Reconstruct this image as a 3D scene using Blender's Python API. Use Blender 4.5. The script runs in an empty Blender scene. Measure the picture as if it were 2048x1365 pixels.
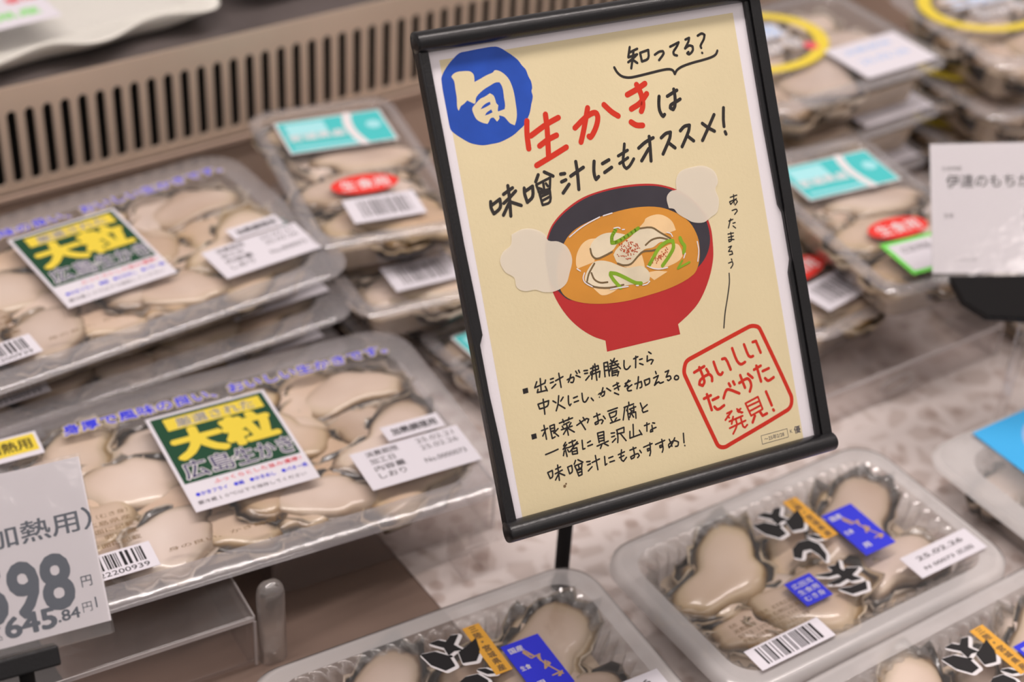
import bpy, bmesh, math, random
from mathutils import Matrix, Vector

# ---------------------------------------------------------------- camera, world, lights
scene = bpy.context.scene
COL = scene.collection
MM = 0.001

cam_d = bpy.data.cameras.new('camera')
cam = bpy.data.objects.new('camera', cam_d)
COL.objects.link(cam)
CAM_RIGHT = Vector((0.8324, -0.5517, 0.0512))
CAM_UP = Vector((0.2912, 0.5128, 0.8076))
CAM_RIGHT = CAM_RIGHT.normalized()
CAM_BACK = CAM_RIGHT.cross(CAM_UP).normalized()
CAM_UP = CAM_BACK.cross(CAM_RIGHT).normalized()
m = Matrix.Identity(4)
for i in range(3):
    m[i][0], m[i][1], m[i][2] = CAM_RIGHT[i], CAM_UP[i], CAM_BACK[i]
m.translation = Vector((-0.2551, -0.6621, 0.6225))
cam.matrix_world = m
cam_d.sensor_width = 36.0
cam_d.lens = 63.28
cam_d.clip_start = 0.02
cam_d.dof.use_dof = True
cam_d.dof.focus_distance = 0.748
cam_d.dof.aperture_fstop = 6.0
cam_d.dof.aperture_blades = 0
scene.camera = cam

scene.view_settings.view_transform = 'Standard'
scene.view_settings.look = 'None'
scene.view_settings.gamma = 1.0
scene.view_settings.use_curve_mapping = False
scene.view_settings.exposure = -0.78
scene.cycles.transparent_max_bounces = 18
scene.cycles.max_bounces = 4
scene.cycles.diffuse_bounces = 2
scene.cycles.glossy_bounces = 2
scene.cycles.caustics_reflective = False
scene.cycles.use_adaptive_sampling = True
scene.cycles.adaptive_threshold = 0.06
scene.cycles.sample_clamp_indirect = 6.0

world = bpy.data.worlds.new('store_ambient')
scene.world = world
world.use_nodes = True
bg = world.node_tree.nodes['Background']
bg.inputs[0].default_value = (1.0, 0.89, 0.85, 1)
bg.inputs[1].default_value = 0.62


def area_lamp(name, loc, size_x, size_y, power, aim, color=(1, 0.90, 0.86)):
    d = bpy.data.lights.new(name, 'AREA')
    d.shape = 'RECTANGLE'
    d.size, d.size_y = size_x, size_y
    d.energy = power
    d.color = color
    o = bpy.data.objects.new(name, d)
    COL.objects.link(o)
    o.location = loc
    o.rotation_euler = (Vector(aim) - Vector(loc)).to_track_quat('-Z', 'Y').to_euler()
    return o


# lamp strip in the canopy of the display case, and rows of ceiling lights over the shop floor
area_lamp('canopy_lamp', (0.20, -0.10, 1.45), 2.0, 0.08, 31.0, (0.2, -0.12, 0.0))
area_lamp('aisle_lamp', (0.45, -0.95, 1.75), 2.4, 0.14, 11.0, (0.3, -0.2, 0.0))  # unseen strip lamp added in front as fill for the tray under the sign
for i, (cx, cy) in enumerate(((-1.6, -3.0), (0.9, -3.0), (3.4, -3.0), (-1.6, -5.6), (0.9, -5.6), (3.4, -5.6), (-3.5, -1.2), (3.9, -0.6))):
    area_lamp('ceiling_lamp', (cx, cy, 2.75), 1.2, 0.30, 9.0, (cx, cy, 0))


# ---------------------------------------------------------------- materials
def srgb(r, g, b):
    def f(c):
        c /= 255.0
        return c / 12.92 if c <= 0.04045 else ((c + 0.055) / 1.055) ** 2.4
    return (f(r), f(g), f(b), 1.0)


def principled(name, col, rough=0.5, metal=0.0, spec=0.5, coat=0.0, bump=None, vary=None, sss=0.0):
    """col: linear rgba. bump=(scale, strength). vary=(scale, amount) darkens with noise."""
    mt = bpy.data.materials.new(name)
    mt.use_nodes = True
    nt = mt.node_tree
    p = nt.nodes['Principled BSDF']
    p.inputs['Base Color'].default_value = col
    p.inputs['Roughness'].default_value = rough
    p.inputs['Metallic'].default_value = metal
    p.inputs['Specular IOR Level'].default_value = spec
    p.inputs['Coat Weight'].default_value = coat
    p.inputs['Coat Roughness'].default_value = 0.1
    tc = nt.nodes.new('ShaderNodeTexCoord')
    if vary:
        n = nt.nodes.new('ShaderNodeTexNoise')
        n.inputs['Scale'].default_value = vary[0]
        n.inputs['Detail'].default_value = 5
        nt.links.new(tc.outputs['Object'], n.inputs['Vector'])
        r = nt.nodes.new('ShaderNodeValToRGB')
        a = 1 - vary[1]
        r.color_ramp.elements[0].color = (col[0] * a, col[1] * a, col[2] * a, 1)
        r.color_ramp.elements[1].color = col
        r.color_ramp.elements[0].position = 0.3
        r.color_ramp.elements[1].position = 0.65
        nt.links.new(n.outputs['Fac'], r.inputs['Fac'])
        nt.links.new(r.outputs['Color'], p.inputs['Base Color'])
    if bump:
        n = nt.nodes.new('ShaderNodeTexNoise')
        n.inputs['Scale'].default_value = bump[0]
        n.inputs['Detail'].default_value = 4
        nt.links.new(tc.outputs['Object'], n.inputs['Vector'])
        b = nt.nodes.new('ShaderNodeBump')
        b.inputs['Strength'].default_value = bump[1]
        b.inputs['Distance'].default_value = 0.001
        nt.links.new(n.outputs['Fac'], b.inputs['Height'])
        nt.links.new(b.outputs['Normal'], p.inputs['Normal'])
    return mt


def clear_plastic(name, tint=(0.97, 0.96, 0.95, 1), milk=0.06, milk_col=(0.8, 0.77, 0.76, 1), rough=0.08, ior=1.45, bump=None):
    """thin clear plastic: see-through, Fresnel gloss, a little milky scatter"""
    mt = bpy.data.materials.new(name)
    mt.use_nodes = True
    nt = mt.node_tree
    nt.nodes.clear()
    out = nt.nodes.new('ShaderNodeOutputMaterial')
    tr = nt.nodes.new('ShaderNodeBsdfTransparent')
    tr.inputs[0].default_value = tint
    gl = nt.nodes.new('ShaderNodeBsdfGlossy')
    gl.inputs['Roughness'].default_value = rough
    d0 = nt.nodes.new('ShaderNodeBsdfDiffuse')
    d0.inputs[0].default_value = milk_col
    d1 = nt.nodes.new('ShaderNodeBsdfTranslucent')
    d1.inputs[0].default_value = milk_col
    df = nt.nodes.new('ShaderNodeMixShader')
    df.inputs[0].default_value = 0.25
    nt.links.new(d0.outputs[0], df.inputs[1])
    nt.links.new(d1.outputs[0], df.inputs[2])
    fr = nt.nodes.new('ShaderNodeLayerWeight')      # two-sided Fresnel (Schlick)
    pw = nt.nodes.new('ShaderNodeMath')
    pw.operation = 'POWER'
    pw.inputs[1].default_value = 5.0
    nt.links.new(fr.outputs['Facing'], pw.inputs[0])
    sch = nt.nodes.new('ShaderNodeMath')
    sch.operation = 'MULTIPLY_ADD'
    f0 = ((ior - 1) / (ior + 1)) ** 2 * 1.6
    sch.inputs[1].default_value = 1 - f0
    sch.inputs[2].default_value = f0
    nt.links.new(pw.outputs[0], sch.inputs[0])
    m1 = nt.nodes.new('ShaderNodeMixShader')
    m1.inputs[0].default_value = milk
    m2 = nt.nodes.new('ShaderNodeMixShader')  # milky strips painting bright highlight lines along the panel edges
    nt.links.new(tr.outputs[0], m1.inputs[1])
    nt.links.new(df.outputs[0], m1.inputs[2])
    nt.links.new(sch.outputs[0], m2.inputs[0])
    nt.links.new(m1.outputs[0], m2.inputs[1])
    nt.links.new(gl.outputs[0], m2.inputs[2])
    nt.links.new(m2.outputs[0], out.inputs[0])
    if bump:
        tc = nt.nodes.new('ShaderNodeTexCoord')
        n = nt.nodes.new('ShaderNodeTexNoise')
        n.inputs['Scale'].default_value = bump[0]
        n.inputs['Detail'].default_value = 3
        nt.links.new(tc.outputs['Object'], n.inputs['Vector'])
        b = nt.nodes.new('ShaderNodeBump')
        b.inputs['Strength'].default_value = bump[1]
        b.inputs['Distance'].default_value = 0.002
        nt.links.new(n.outputs['Fac'], b.inputs['Height'])
        for s in (gl, fr):
            nt.links.new(b.outputs['Normal'], s.inputs['Normal'])
    return mt


def translucent_ink(name, col, alpha):
    mt = bpy.data.materials.new(name)
    mt.use_nodes = True
    p = mt.node_tree.nodes['Principled BSDF']
    p.inputs['Base Color'].default_value = col
    p.inputs['Roughness'].default_value = 0.6
    p.inputs['Alpha'].default_value = alpha
    return mt


M = {}
def ink(name, r, g, b, rough=0.55, vary=None):
    M[name] = principled('ink_' + name, srgb(r, g, b), rough, spec=0.35, vary=vary)

M['black_plastic'] = principled('black_plastic', srgb(20, 20, 23), 0.30, spec=0.55, bump=(900, 0.12), vary=(60, 0.25))
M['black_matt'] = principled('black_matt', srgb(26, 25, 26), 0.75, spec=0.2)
M['paper'] = principled('poster_paper', srgb(236, 231, 236), 0.55, bump=(700, 0.06), coat=0.08)
M['cream'] = principled('poster_cream', srgb(230, 215, 174), 0.55, bump=(600, 0.10), vary=(14, 0.06), coat=0.08)
M['card'] = principled('card_white', srgb(232, 227, 232), 0.38, coat=0.35, bump=(500, 0.04))
M['label_white'] = principled('label_white', srgb(226, 222, 230), 0.45)
ink('red', 212, 52, 30)
ink('stamp', 205, 48, 30)
ink('head', 50, 46, 44, vary=(40, 0.2))
ink('body', 36, 32, 32)
ink('blue', 38, 84, 190, vary=(55, 0.22))
ink('bowl_red', 190, 48, 48, vary=(30, 0.08))
ink('bowl_black', 62, 58, 66, vary=(60, 0.15))
ink('soup', 220, 150, 58, vary=(40, 0.14))
ink('radish', 248, 212, 160, vary=(60, 0.1))
ink('oyster_print', 238, 224, 194, vary=(60, 0.18))
ink('oyster_dark', 120, 98, 66)
ink('green', 140, 182, 42, vary=(70, 0.3))
ink('white', 232, 228, 230)
ink('speck', 190, 76, 34)
M['steam'] = translucent_ink('ink_steam', srgb(244, 234, 216), 0.74)
ink('grey_print', 92, 100, 112, rough=0.3)
ink('label_green', 26, 72, 48)
ink('yellow', 232, 208, 70)
ink('navy', 44, 40, 92)
ink('blue_text', 62, 66, 222)
ink('pale_yellow', 236, 222, 176)
ink('red_text', 232, 92, 104)
ink('grey_text', 96, 92, 96)
ink('teal', 78, 200, 202)
ink('teal_pale', 170, 232, 238)
ink('oval_red', 236, 62, 54)
ink('lime', 120, 226, 92)
ink('orange', 232, 172, 66)
ink('royal', 52, 58, 226)
ink('gold', 196, 160, 120)
ink('sky', 66, 178, 240)
ink('sky_pale', 150, 190, 240)
ink('print_black', 30, 28, 30)
ink('brown_text', 122, 96, 66)
M['film'] = clear_plastic('clear_film', tint=(0.99, 0.99, 0.99, 1), milk=0.03, milk_col=(0.9, 0.88, 0.9, 1), rough=0.06, bump=(38, 0.55))
M['tray_clear'] = clear_plastic('tray_clear', tint=(0.985, 0.98, 0.975, 1), milk=0.13, milk_col=(0.9, 0.87, 0.88, 1), rough=0.10, bump=(25, 0.25))
M['tray_frost'] = clear_plastic('tray_frosted', tint=(0.985, 0.985, 0.985, 1), milk=0.26, milk_col=(0.9, 0.88, 0.88, 1), rough=0.14, bump=(30, 0.2))
M['tray_rib'] = clear_plastic('tray_ribbed', tint=(0.98, 0.975, 0.97, 1), milk=0.16, milk_col=(0.92, 0.88, 0.86, 1), rough=0.14, ior=2.0)
M['flange_frost'] = clear_plastic('flange_frosted', tint=(0.98, 0.98, 0.98, 1), milk=0.60, milk_col=(0.95, 0.92, 0.92, 1), rough=0.2, ior=1.6, bump=(30, 0.2))
M['flange_clear'] = clear_plastic('flange_clear', tint=(0.985, 0.98, 0.98, 1), milk=0.30, milk_col=(0.84, 0.80, 0.83, 1), rough=0.16, ior=1.6, bump=(45, 0.35))
M['acrylic_edge'] = clear_plastic('acrylic_edge', tint=(0.98, 0.97, 0.97, 1), milk=0.45, milk_col=(0.95, 0.9, 0.9, 1), rough=0.08, ior=1.7)  # milkier than the panels, stands in for highlights on their edges
M['acrylic'] = clear_plastic('acrylic', tint=(0.975, 0.96, 0.955, 1), milk=0.05, milk_col=(0.9, 0.86, 0.86, 1), rough=0.05, ior=1.49)
M['sleeve'] = clear_plastic('card_sleeve', tint=(0.99, 0.99, 0.99, 1), milk=0.02, milk_col=(0.95, 0.93, 0.95, 1), rough=0.10, ior=1.4, bump=(60, 0.15))
M['grille'] = principled('brushed_steel', srgb(230, 208, 188), 0.45, metal=0.35, vary=(9, 0.12))
M['plate'] = principled('steel_plate', srgb(196, 172, 156), 0.45, metal=0.2, vary=(7, 0.15))
M['deck'] = principled('deck_steel', srgb(146, 124, 112), 0.45, metal=0.25, vary=(11, 0.25))
M['dark'] = principled('dark_cavity', srgb(30, 27, 25), 0.8)
M['shelf'] = principled('shelf_steel', srgb(140, 130, 128), 0.32, metal=0.5, vary=(14, 0.35))
M['foam'] = principled('foam_white', srgb(232, 230, 222), 0.6, bump=(400, 0.1), sss=0.1)


def liner_material():
    mt = bpy.data.materials.new('patterned_liner')
    mt.use_nodes = True
    nt = mt.node_tree
    p = nt.nodes['Principled BSDF']
    p.inputs['Roughness'].default_value = 0.5
    tc = nt.nodes.new('ShaderNodeTexCoord')
    v = nt.nodes.new('ShaderNodeTexVoronoi')
    v.feature = 'DISTANCE_TO_EDGE'
    v.inputs['Scale'].default_value = 55
    nt.links.new(tc.outputs['Object'], v.inputs['Vector'])
    v2 = nt.nodes.new('ShaderNodeTexVoronoi')
    v2.inputs['Scale'].default_value = 75
    nt.links.new(tc.outputs['Object'], v2.inputs['Vector'])
    r = nt.nodes.new('ShaderNodeValToRGB')
    r.color_ramp.elements[0].color = srgb(226, 215, 211)
    r.color_ramp.elements[0].position = 0.10
    r.color_ramp.elements[1].color = srgb(206, 192, 186)
    r.color_ramp.elements[1].position = 0.22
    nt.links.new(v.outputs['Distance'], r.inputs['Fac'])
    r2 = nt.nodes.new('ShaderNodeValToRGB')
    r2.color_ramp.elements[0].color = (0.70, 0.63, 0.60, 1)
    r2.color_ramp.elements[0].position = 0.22
    r2.color_ramp.elements[1].color = (1, 1, 1, 1)
    r2.color_ramp.elements[1].position = 0.36
    nt.links.new(v2.outputs['Distance'], r2.inputs['Fac'])
    mx = nt.nodes.new('ShaderNodeMixRGB')
    mx.blend_type = 'MULTIPLY'
    mx.inputs[0].default_value = 0.8
    nt.links.new(r.outputs['Color'], mx.inputs[1])
    nt.links.new(r2.outputs['Color'], mx.inputs[2])
    nt.links.new(mx.outputs['Color'], p.inputs['Base Color'])
    return mt
M['liner'] = liner_material()


def oyster_material():
    """cream flesh, grey-lilac blushes, tan and near-black frilled mantle rim (by the mesh's own rim attribute)"""
    mt = bpy.data.materials.new('oyster_flesh')
    mt.use_nodes = True
    nt = mt.node_tree
    p = nt.nodes['Principled BSDF']
    p.inputs['Roughness'].default_value = 0.28
    p.inputs['Coat Weight'].default_value = 0.5
    p.inputs['Coat Roughness'].default_value = 0.08
    at = nt.nodes.new('ShaderNodeAttribute')
    at.attribute_name = 'rim'
    tc = nt.nodes.new('ShaderNodeTexCoord')
    oi = nt.nodes.new('ShaderNodeObjectInfo')
    add = nt.nodes.new('ShaderNodeVectorMath')
    add.operation = 'ADD'
    nt.links.new(tc.outputs['Object'], add.inputs[0])
    nt.links.new(oi.outputs['Random'], add.inputs[1])
    n = nt.nodes.new('ShaderNodeTexNoise')
    n.inputs['Scale'].default_value = 70
    n.inputs['Detail'].default_value = 4
    nt.links.new(add.outputs[0], n.inputs['Vector'])
    ma = nt.nodes.new('ShaderNodeMath')
    ma.operation = 'MULTIPLY_ADD'
    ma.inputs[1].default_value = 0.22
    nt.links.new(n.outputs['Fac'], ma.inputs[0])
    nt.links.new(at.outputs['Fac'], ma.inputs[2])
    r = nt.nodes.new('ShaderNodeValToRGB')
    cr = r.color_ramp
    cr.elements[0].position = 0.0
    cr.elements[0].color = srgb(226, 205, 190)
    cr.elements[1].position = 1.0
    cr.elements[1].color = srgb(198, 182, 162)
    for pos, c in ((0.60, (222, 199, 180)), (0.74, (208, 186, 158)), (0.81, (150, 122, 88)), (0.855, (86, 70, 54)), (0.89, (34, 29, 26)), (0.965, (44, 38, 33)), (0.99, (176, 156, 132))):
        e = cr.elements.new(pos)
        e.color = srgb(*c)
    nt.links.new(ma.outputs[0], r.inputs['Fac'])
    rl = nt.nodes.new('ShaderNodeValToRGB')
    cl = rl.color_ramp
    cl.elements[0].position = 0.0
    cl.elements[0].color = srgb(228, 208, 194)
    cl.elements[1].position = 1.0
    cl.elements[1].color = srgb(204, 188, 170)
    for pos, c in ((0.66, (224, 202, 184)), (0.82, (204, 184, 158)), (0.88, (160, 134, 98)), (0.93, (132, 110, 80)), (0.97, (206, 190, 168))):
        e = cl.elements.new(pos)
        e.color = srgb(*c)
    nt.links.new(ma.outputs[0], rl.inputs['Fac'])
    n3 = nt.nodes.new('ShaderNodeTexNoise')
    n3.inputs['Scale'].default_value = 30
    n3.inputs['Detail'].default_value = 2
    nt.links.new(add.outputs[0], n3.inputs['Vector'])
    r3 = nt.nodes.new('ShaderNodeValToRGB')
    r3.color_ramp.elements[0].position = 0.40
    r3.color_ramp.elements[1].position = 0.49
    nt.links.new(n3.outputs['Fac'], r3.inputs['Fac'])
    mr = nt.nodes.new('ShaderNodeMixRGB')
    nt.links.new(r3.outputs['Color'], mr.inputs[0])
    nt.links.new(rl.outputs['Color'], mr.inputs[1])
    nt.links.new(r.outputs['Color'], mr.inputs[2])
    n2 = nt.nodes.new('ShaderNodeTexNoise')
    n2.inputs['Scale'].default_value = 26
    n2.inputs['Detail'].default_value = 3
    nt.links.new(add.outputs[0], n2.inputs['Vector'])
    r2 = nt.nodes.new('ShaderNodeValToRGB')
    r2.color_ramp.elements[0].position = 0.38
    r2.color_ramp.elements[0].color = srgb(214, 200, 186)
    r2.color_ramp.elements[1].position = 0.62
    r2.color_ramp.elements[1].color = (1, 1, 1, 1)
    nt.links.new(n2.outputs['Fac'], r2.inputs['Fac'])
    mx = nt.nodes.new('ShaderNodeMixRGB')
    mx.blend_type = 'MULTIPLY'
    mx.inputs[0].default_value = 0.75
    nt.links.new(mr.outputs['Color'], mx.inputs[1])
    nt.links.new(r2.outputs['Color'], mx.inputs[2])
    hs = nt.nodes.new('ShaderNodeHueSaturation')
    mv = nt.nodes.new('ShaderNodeMapRange')
    mv.inputs['To Min'].default_value = 0.95
    mv.inputs['To Max'].default_value = 1.2
    nt.links.new(oi.outputs['Random'], mv.inputs['Value'])
    nt.links.new(mv.outputs[0], hs.inputs['Value'])
    mh = nt.nodes.new('ShaderNodeMath')
    mh.operation = 'MULTIPLY'
    mh.inputs[1].default_value = 7.31
    nt.links.new(oi.outputs['Random'], mh.inputs[0])
    fx = nt.nodes.new('ShaderNodeMath')
    fx.operation = 'FRACT'
    nt.links.new(mh.outputs[0], fx.inputs[0])
    ms = nt.nodes.new('ShaderNodeMapRange')
    ms.inputs['To Min'].default_value = 0.70
    ms.inputs['To Max'].default_value = 1.15
    nt.links.new(fx.outputs[0], ms.inputs['Value'])
    nt.links.new(ms.outputs[0], hs.inputs['Saturation'])
    mu = nt.nodes.new('ShaderNodeMapRange')
    mu.inputs['To Min'].default_value = 0.493
    mu.inputs['To Max'].default_value = 0.507
    nt.links.new(fx.outputs[0], mu.inputs['Value'])
    nt.links.new(mu.outputs[0], hs.inputs['Hue'])
    nt.links.new(mx.outputs['Color'], hs.inputs['Color'])
    nt.links.new(hs.outputs['Color'], p.inputs['Base Color'])
    b = nt.nodes.new('ShaderNodeBump')
    b.inputs['Strength'].default_value = 0.3
    b.inputs['Distance'].default_value = 0.002
    nt.links.new(n.outputs['Fac'], b.inputs['Height'])
    nt.links.new(b.outputs['Normal'], p.inputs['Normal'])
    return mt
M['oyster'] = oyster_material()
M['brine'] = principled('milky_brine', srgb(204, 184, 162), 0.2, vary=(40, 0.3), coat=0.4)


# ---------------------------------------------------------------- mesh helpers (all lengths in mm)
class MB:
    def __init__(self):
        self.v, self.f, self.mi, self.mats, self.n = [], [], [], [], 0

    def mat(self, key):
        if key not in self.mats:
            self.mats.append(key)
        return self.mats.index(key)

    def add(self, verts, faces, key):
        o = len(self.v)
        k = self.mat(key)
        self.v += [tuple(p) for p in verts]
        for fc in faces:
            self.f.append(tuple(i + o for i in fc))
            self.mi.append(k)

    def box(self, x0, x1, y0, y1, z0, z1, key):
        vs = [(x, y, z) for z in (z0, z1) for y in (y0, y1) for x in (x0, x1)]
        self.add(vs, [(0, 2, 3, 1), (4, 5, 7, 6), (0, 1, 5, 4), (2, 6, 7, 3), (0, 4, 6, 2), (1, 3, 7, 5)], key)

    def poly(self, pts, z, key):
        # printed pieces face up and never share a plane
        if sum(pts[i - 1][0] * pts[i][1] - pts[i][0] * pts[i - 1][1] for i in range(len(pts))) < 0:
            pts = pts[::-1]
        self.n = (self.n + 1) % 15
        z += self.n * 0.002
        self.add([(x, y, z) for x, y in pts], [tuple(range(len(pts)))], key)

    def rect(self, cx, cy, w, h, z, key, ang=0.0):
        c, s = math.cos(ang), math.sin(ang)
        self.poly([(cx + dx * c - dy * s, cy + dx * s + dy * c) for dx, dy in ((-w / 2, -h / 2), (w / 2, -h / 2), (w / 2, h / 2), (-w / 2, h / 2))], z, key)

    def disc(self, cx, cy, r, z, key, n=12, ry=None):
        ry = r if ry is None else ry
        self.poly([(cx + r * math.cos(2 * math.pi * i / n), cy + ry * math.sin(2 * math.pi * i / n)) for i in range(n)], z, key)

    def ring(self, cx, cy, r0, r1, z, key, n=40, sy=1.0):
        vs = []
        for i in range(n):
            a = 2 * math.pi * i / n
            vs += [(cx + r0 * math.cos(a), cy + r0 * sy * math.sin(a), z), (cx + r1 * math.cos(a), cy + r1 * sy * math.sin(a), z)]
        self.add(vs, [(2 * i, 2 * i + 1, (2 * i + 3) % (2 * n), (2 * i + 2) % (2 * n)) for i in range(n)], key)

    def stroke(self, pts, w, z, key, cap=9):
        h = w / 2
        for i in range(len(pts) - 1):
            (x0, y0), (x1, y1) = pts[i], pts[i + 1]
            L = math.hypot(x1 - x0, y1 - y0)
            if L < 1e-6:
                continue
            nx, ny = -(y1 - y0) / L * h, (x1 - x0) / L * h
            self.poly([(x0 - nx, y0 - ny), (x1 - nx, y1 - ny), (x1 + nx, y1 + ny), (x0 + nx, y0 + ny)], z, key)
        for x, y in pts:
            self.disc(x, y, h, z, key, cap)

    def loft(self, loops, key, cap0=False, cap1=False, closed=True):
        n = len(loops[0])
        vs = [p for lp in loops for p in lp]
        fs = []
        for k in range(len(loops) - 1):
            for i in range(n if closed else n - 1):
                j = (i + 1) % n
                fs.append((k * n + i, k * n + j, (k + 1) * n + j, (k + 1) * n + i))
        if cap0:
            fs.append(tuple(reversed(range(n))))
        if cap1:
            fs.append(tuple((len(loops) - 1) * n + i for i in range(n)))
        self.add(vs, fs, key)

    def tube(self, p0, p1, r0, r1, key, n=20):
        p0, p1 = Vector(p0), Vector(p1)
        d = (p1 - p0).normalized()
        a = d.orthogonal().normalized()
        b = d.cross(a)
        lp = [[p + (a * math.cos(2 * math.pi * i / n) + b * math.sin(2 * math.pi * i / n)) * r for i in range(n)] for p, r in ((p0, r0), (p1, r1))]
        self.loft(lp, key, True, True)

    def build(self, name, parent=None, smooth=False, bevel=0.0, loc=None):
        me = bpy.data.meshes.new(name)
        me.from_pydata([(x * MM, y * MM, z * MM) for x, y, z in self.v], [], self.f)
        for k in self.mats:
            me.materials.append(M[k])
        me.polygons.foreach_set('material_index', self.mi)
        if smooth:
            me.polygons.foreach_set('use_smooth', [True] * len(me.polygons))
        me.update()
        o = bpy.data.objects.new(name, me)
        COL.objects.link(o)
        if parent is not None:
            o.parent = parent
        if loc:
            o.location = Vector(loc) * MM
        if bevel:
            b = o.modifiers.new('bevel', 'BEVEL')
            b.width = bevel * MM
            b.segments = 3
            b.limit_method = 'ANGLE'
        return o


def rrect(hx, hy, r, z, n=7, cx=0.0, cy=0.0):
    pts = []
    for sx, sy, a0 in ((1, 1, 0), (-1, 1, 90), (-1, -1, 180), (1, -1, 270)):
        for i in range(n):
            a = math.radians(a0 + 90 * i / (n - 1))
            pts.append((cx + sx * (hx - r) + r * math.cos(a), cy + sy * (hy - r) + r * math.sin(a), z))
    return pts


def resample(loop, n):
    pts = [Vector(p) for p in loop]
    L = [0]
    for i in range(len(pts)):
        L.append(L[-1] + (pts[(i + 1) % len(pts)] - pts[i]).length)
    out = []
    k = 0
    for i in range(n):
        s = L[-1] * i / n
        while L[k + 1] < s:
            k += 1
        t = (s - L[k]) / max(1e-9, L[k + 1] - L[k])
        out.append(pts[k].lerp(pts[(k + 1) % len(pts)], t))
    return out


def thing(name, label, cat, loc=(0, 0, 0), rz=0.0, group=None):
    o = bpy.data.objects.new(name, None)
    o.empty_display_size = 0.02
    COL.objects.link(o)
    o.location = Vector(loc) * MM
    o.rotation_euler = (0, 0, math.radians(rz))
    tag(o, label, cat, group)
    return o


def tag(o, label, cat, group=None):
    o['label'] = label
    o['category'] = cat
    if group:
        o['group'] = group
    return o


def structure(o, label=None):
    o['kind'] = 'structure'
    if label:
        o['label'] = label
    return o


def copy_tree(o, parent=None):
    c = o.copy()
    COL.objects.link(c)
    c.parent = parent
    for ch in list(o.children):
        copy_tree(ch, c)
    return c


# text outlines come from the program's own built-in font
_txt = {}
_tc = bpy.data.curves.new('text_outline', 'FONT')
_to = bpy.data.objects.new('text_outline', _tc)
COL.objects.link(_to)


def text_mesh(s):
    if s not in _txt:
        _tc.body = s
        _tc.size = 1.0
        _tc.resolution_u = 3
        dg = bpy.context.evaluated_depsgraph_get()
        dg.update()
        me = bpy.data.meshes.new_from_object(_to.evaluated_get(dg))
        vs = [tuple(v.co) for v in me.vertices]
        fs = [tuple(p.vertices) for p in me.polygons]
        bpy.data.meshes.remove(me)
        _txt[s] = (vs, fs)
    return _txt[s]


def put_text(mb, s, cx, cy, w, h, z, key, fat=0.0, ang=0.0, shear=0.0):
    """fit the string into a w x h box centred at cx, cy (w or h None keeps the proportion); fat = pen widening in em"""
    vs, fs = text_mesh(s)
    x0, x1 = min(v[0] for v in vs), max(v[0] for v in vs)
    y0, y1 = min(v[1] for v in vs), max(v[1] for v in vs)
    sx = w / (x1 - x0) if w else None
    sy = h / (y1 - y0) if h else None
    sx = sx or sy
    sy = sy or sx
    c, sn = math.cos(ang), math.sin(ang)
    k = 8 if fat > 0.03 else (4 if fat > 0.004 else 1)
    for i in range(k):
        a = 2 * math.pi * (i + 0.5) / k
        dx, dy = (fat * math.cos(a), fat * math.sin(a)) if k > 1 else (0, 0)
        mb.n = (mb.n + 1) % 15
        out = []
        for v in vs:
            x = (v[0] + dx - (x0 + x1) / 2) * sx
            y = (v[1] + dy - (y0 + y1) / 2) * sy
            x += shear * y
            out.append((cx + x * c - y * sn, cy + x * sn + y * c, z + mb.n * 0.002))
        mb.add(out, fs, key)


def barcode(mb, cx, cy, w, h, z, key, seed, n=26):
    rnd = random.Random(seed)
    ws = [rnd.choice((1, 1, 2, 3)) for _ in range(2 * n)]
    u = w / sum(ws)
    x = cx - w / 2
    for i, a in enumerate(ws):
        if i % 2 == 0:
            mb.rect(x + a * u / 2, cy, a * u, h, z, key)
        x += a * u


def smooth(pts, closed=True, k=4, corner=52):
    """round a drawn outline or pen stroke, keeping its sharp corners"""
    n = len(pts)
    if n < 3:
        return pts
    tan = []
    for i in range(n):
        if not closed and i in (0, n - 1):
            tan.append((0, 0))
            continue
        a, b, c = pts[i - 1], pts[i], pts[(i + 1) % n]
        a1 = math.atan2(b[1] - a[1], b[0] - a[0])
        a2 = math.atan2(c[1] - b[1], c[0] - b[0])
        d = abs((a2 - a1 + math.pi) % (2 * math.pi) - math.pi)
        tan.append((0, 0) if d > math.radians(corner) else ((c[0] - a[0]) / 2, (c[1] - a[1]) / 2))
    out = []
    for i in range(n if closed else n - 1):
        p, q = pts[i], pts[(i + 1) % n]
        L = math.hypot(q[0] - p[0], q[1] - p[1])
        def lim(t):
            m_ = math.hypot(*t)
            return (t[0] * L / m_, t[1] * L / m_) if m_ > 1e-9 else (q[0] - p[0], q[1] - p[1])
        t0, t1 = lim(tan[i]), lim(tan[(i + 1) % n])
        for j in range(k):
            u = j / k
            h0, h1, h2, h3 = 2 * u ** 3 - 3 * u * u + 1, u ** 3 - 2 * u * u + u, -2 * u ** 3 + 3 * u * u, u ** 3 - u * u
            out.append((h0 * p[0] + h1 * t0[0] + h2 * q[0] + h3 * t1[0], h0 * p[1] + h1 * t0[1] + h2 * q[1] + h3 * t1[1]))
    if not closed:
        out.append(pts[-1])
    return out


def parse(s):
    return [tuple(float(a) for a in q.split(',')) for q in s.split()]


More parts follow.
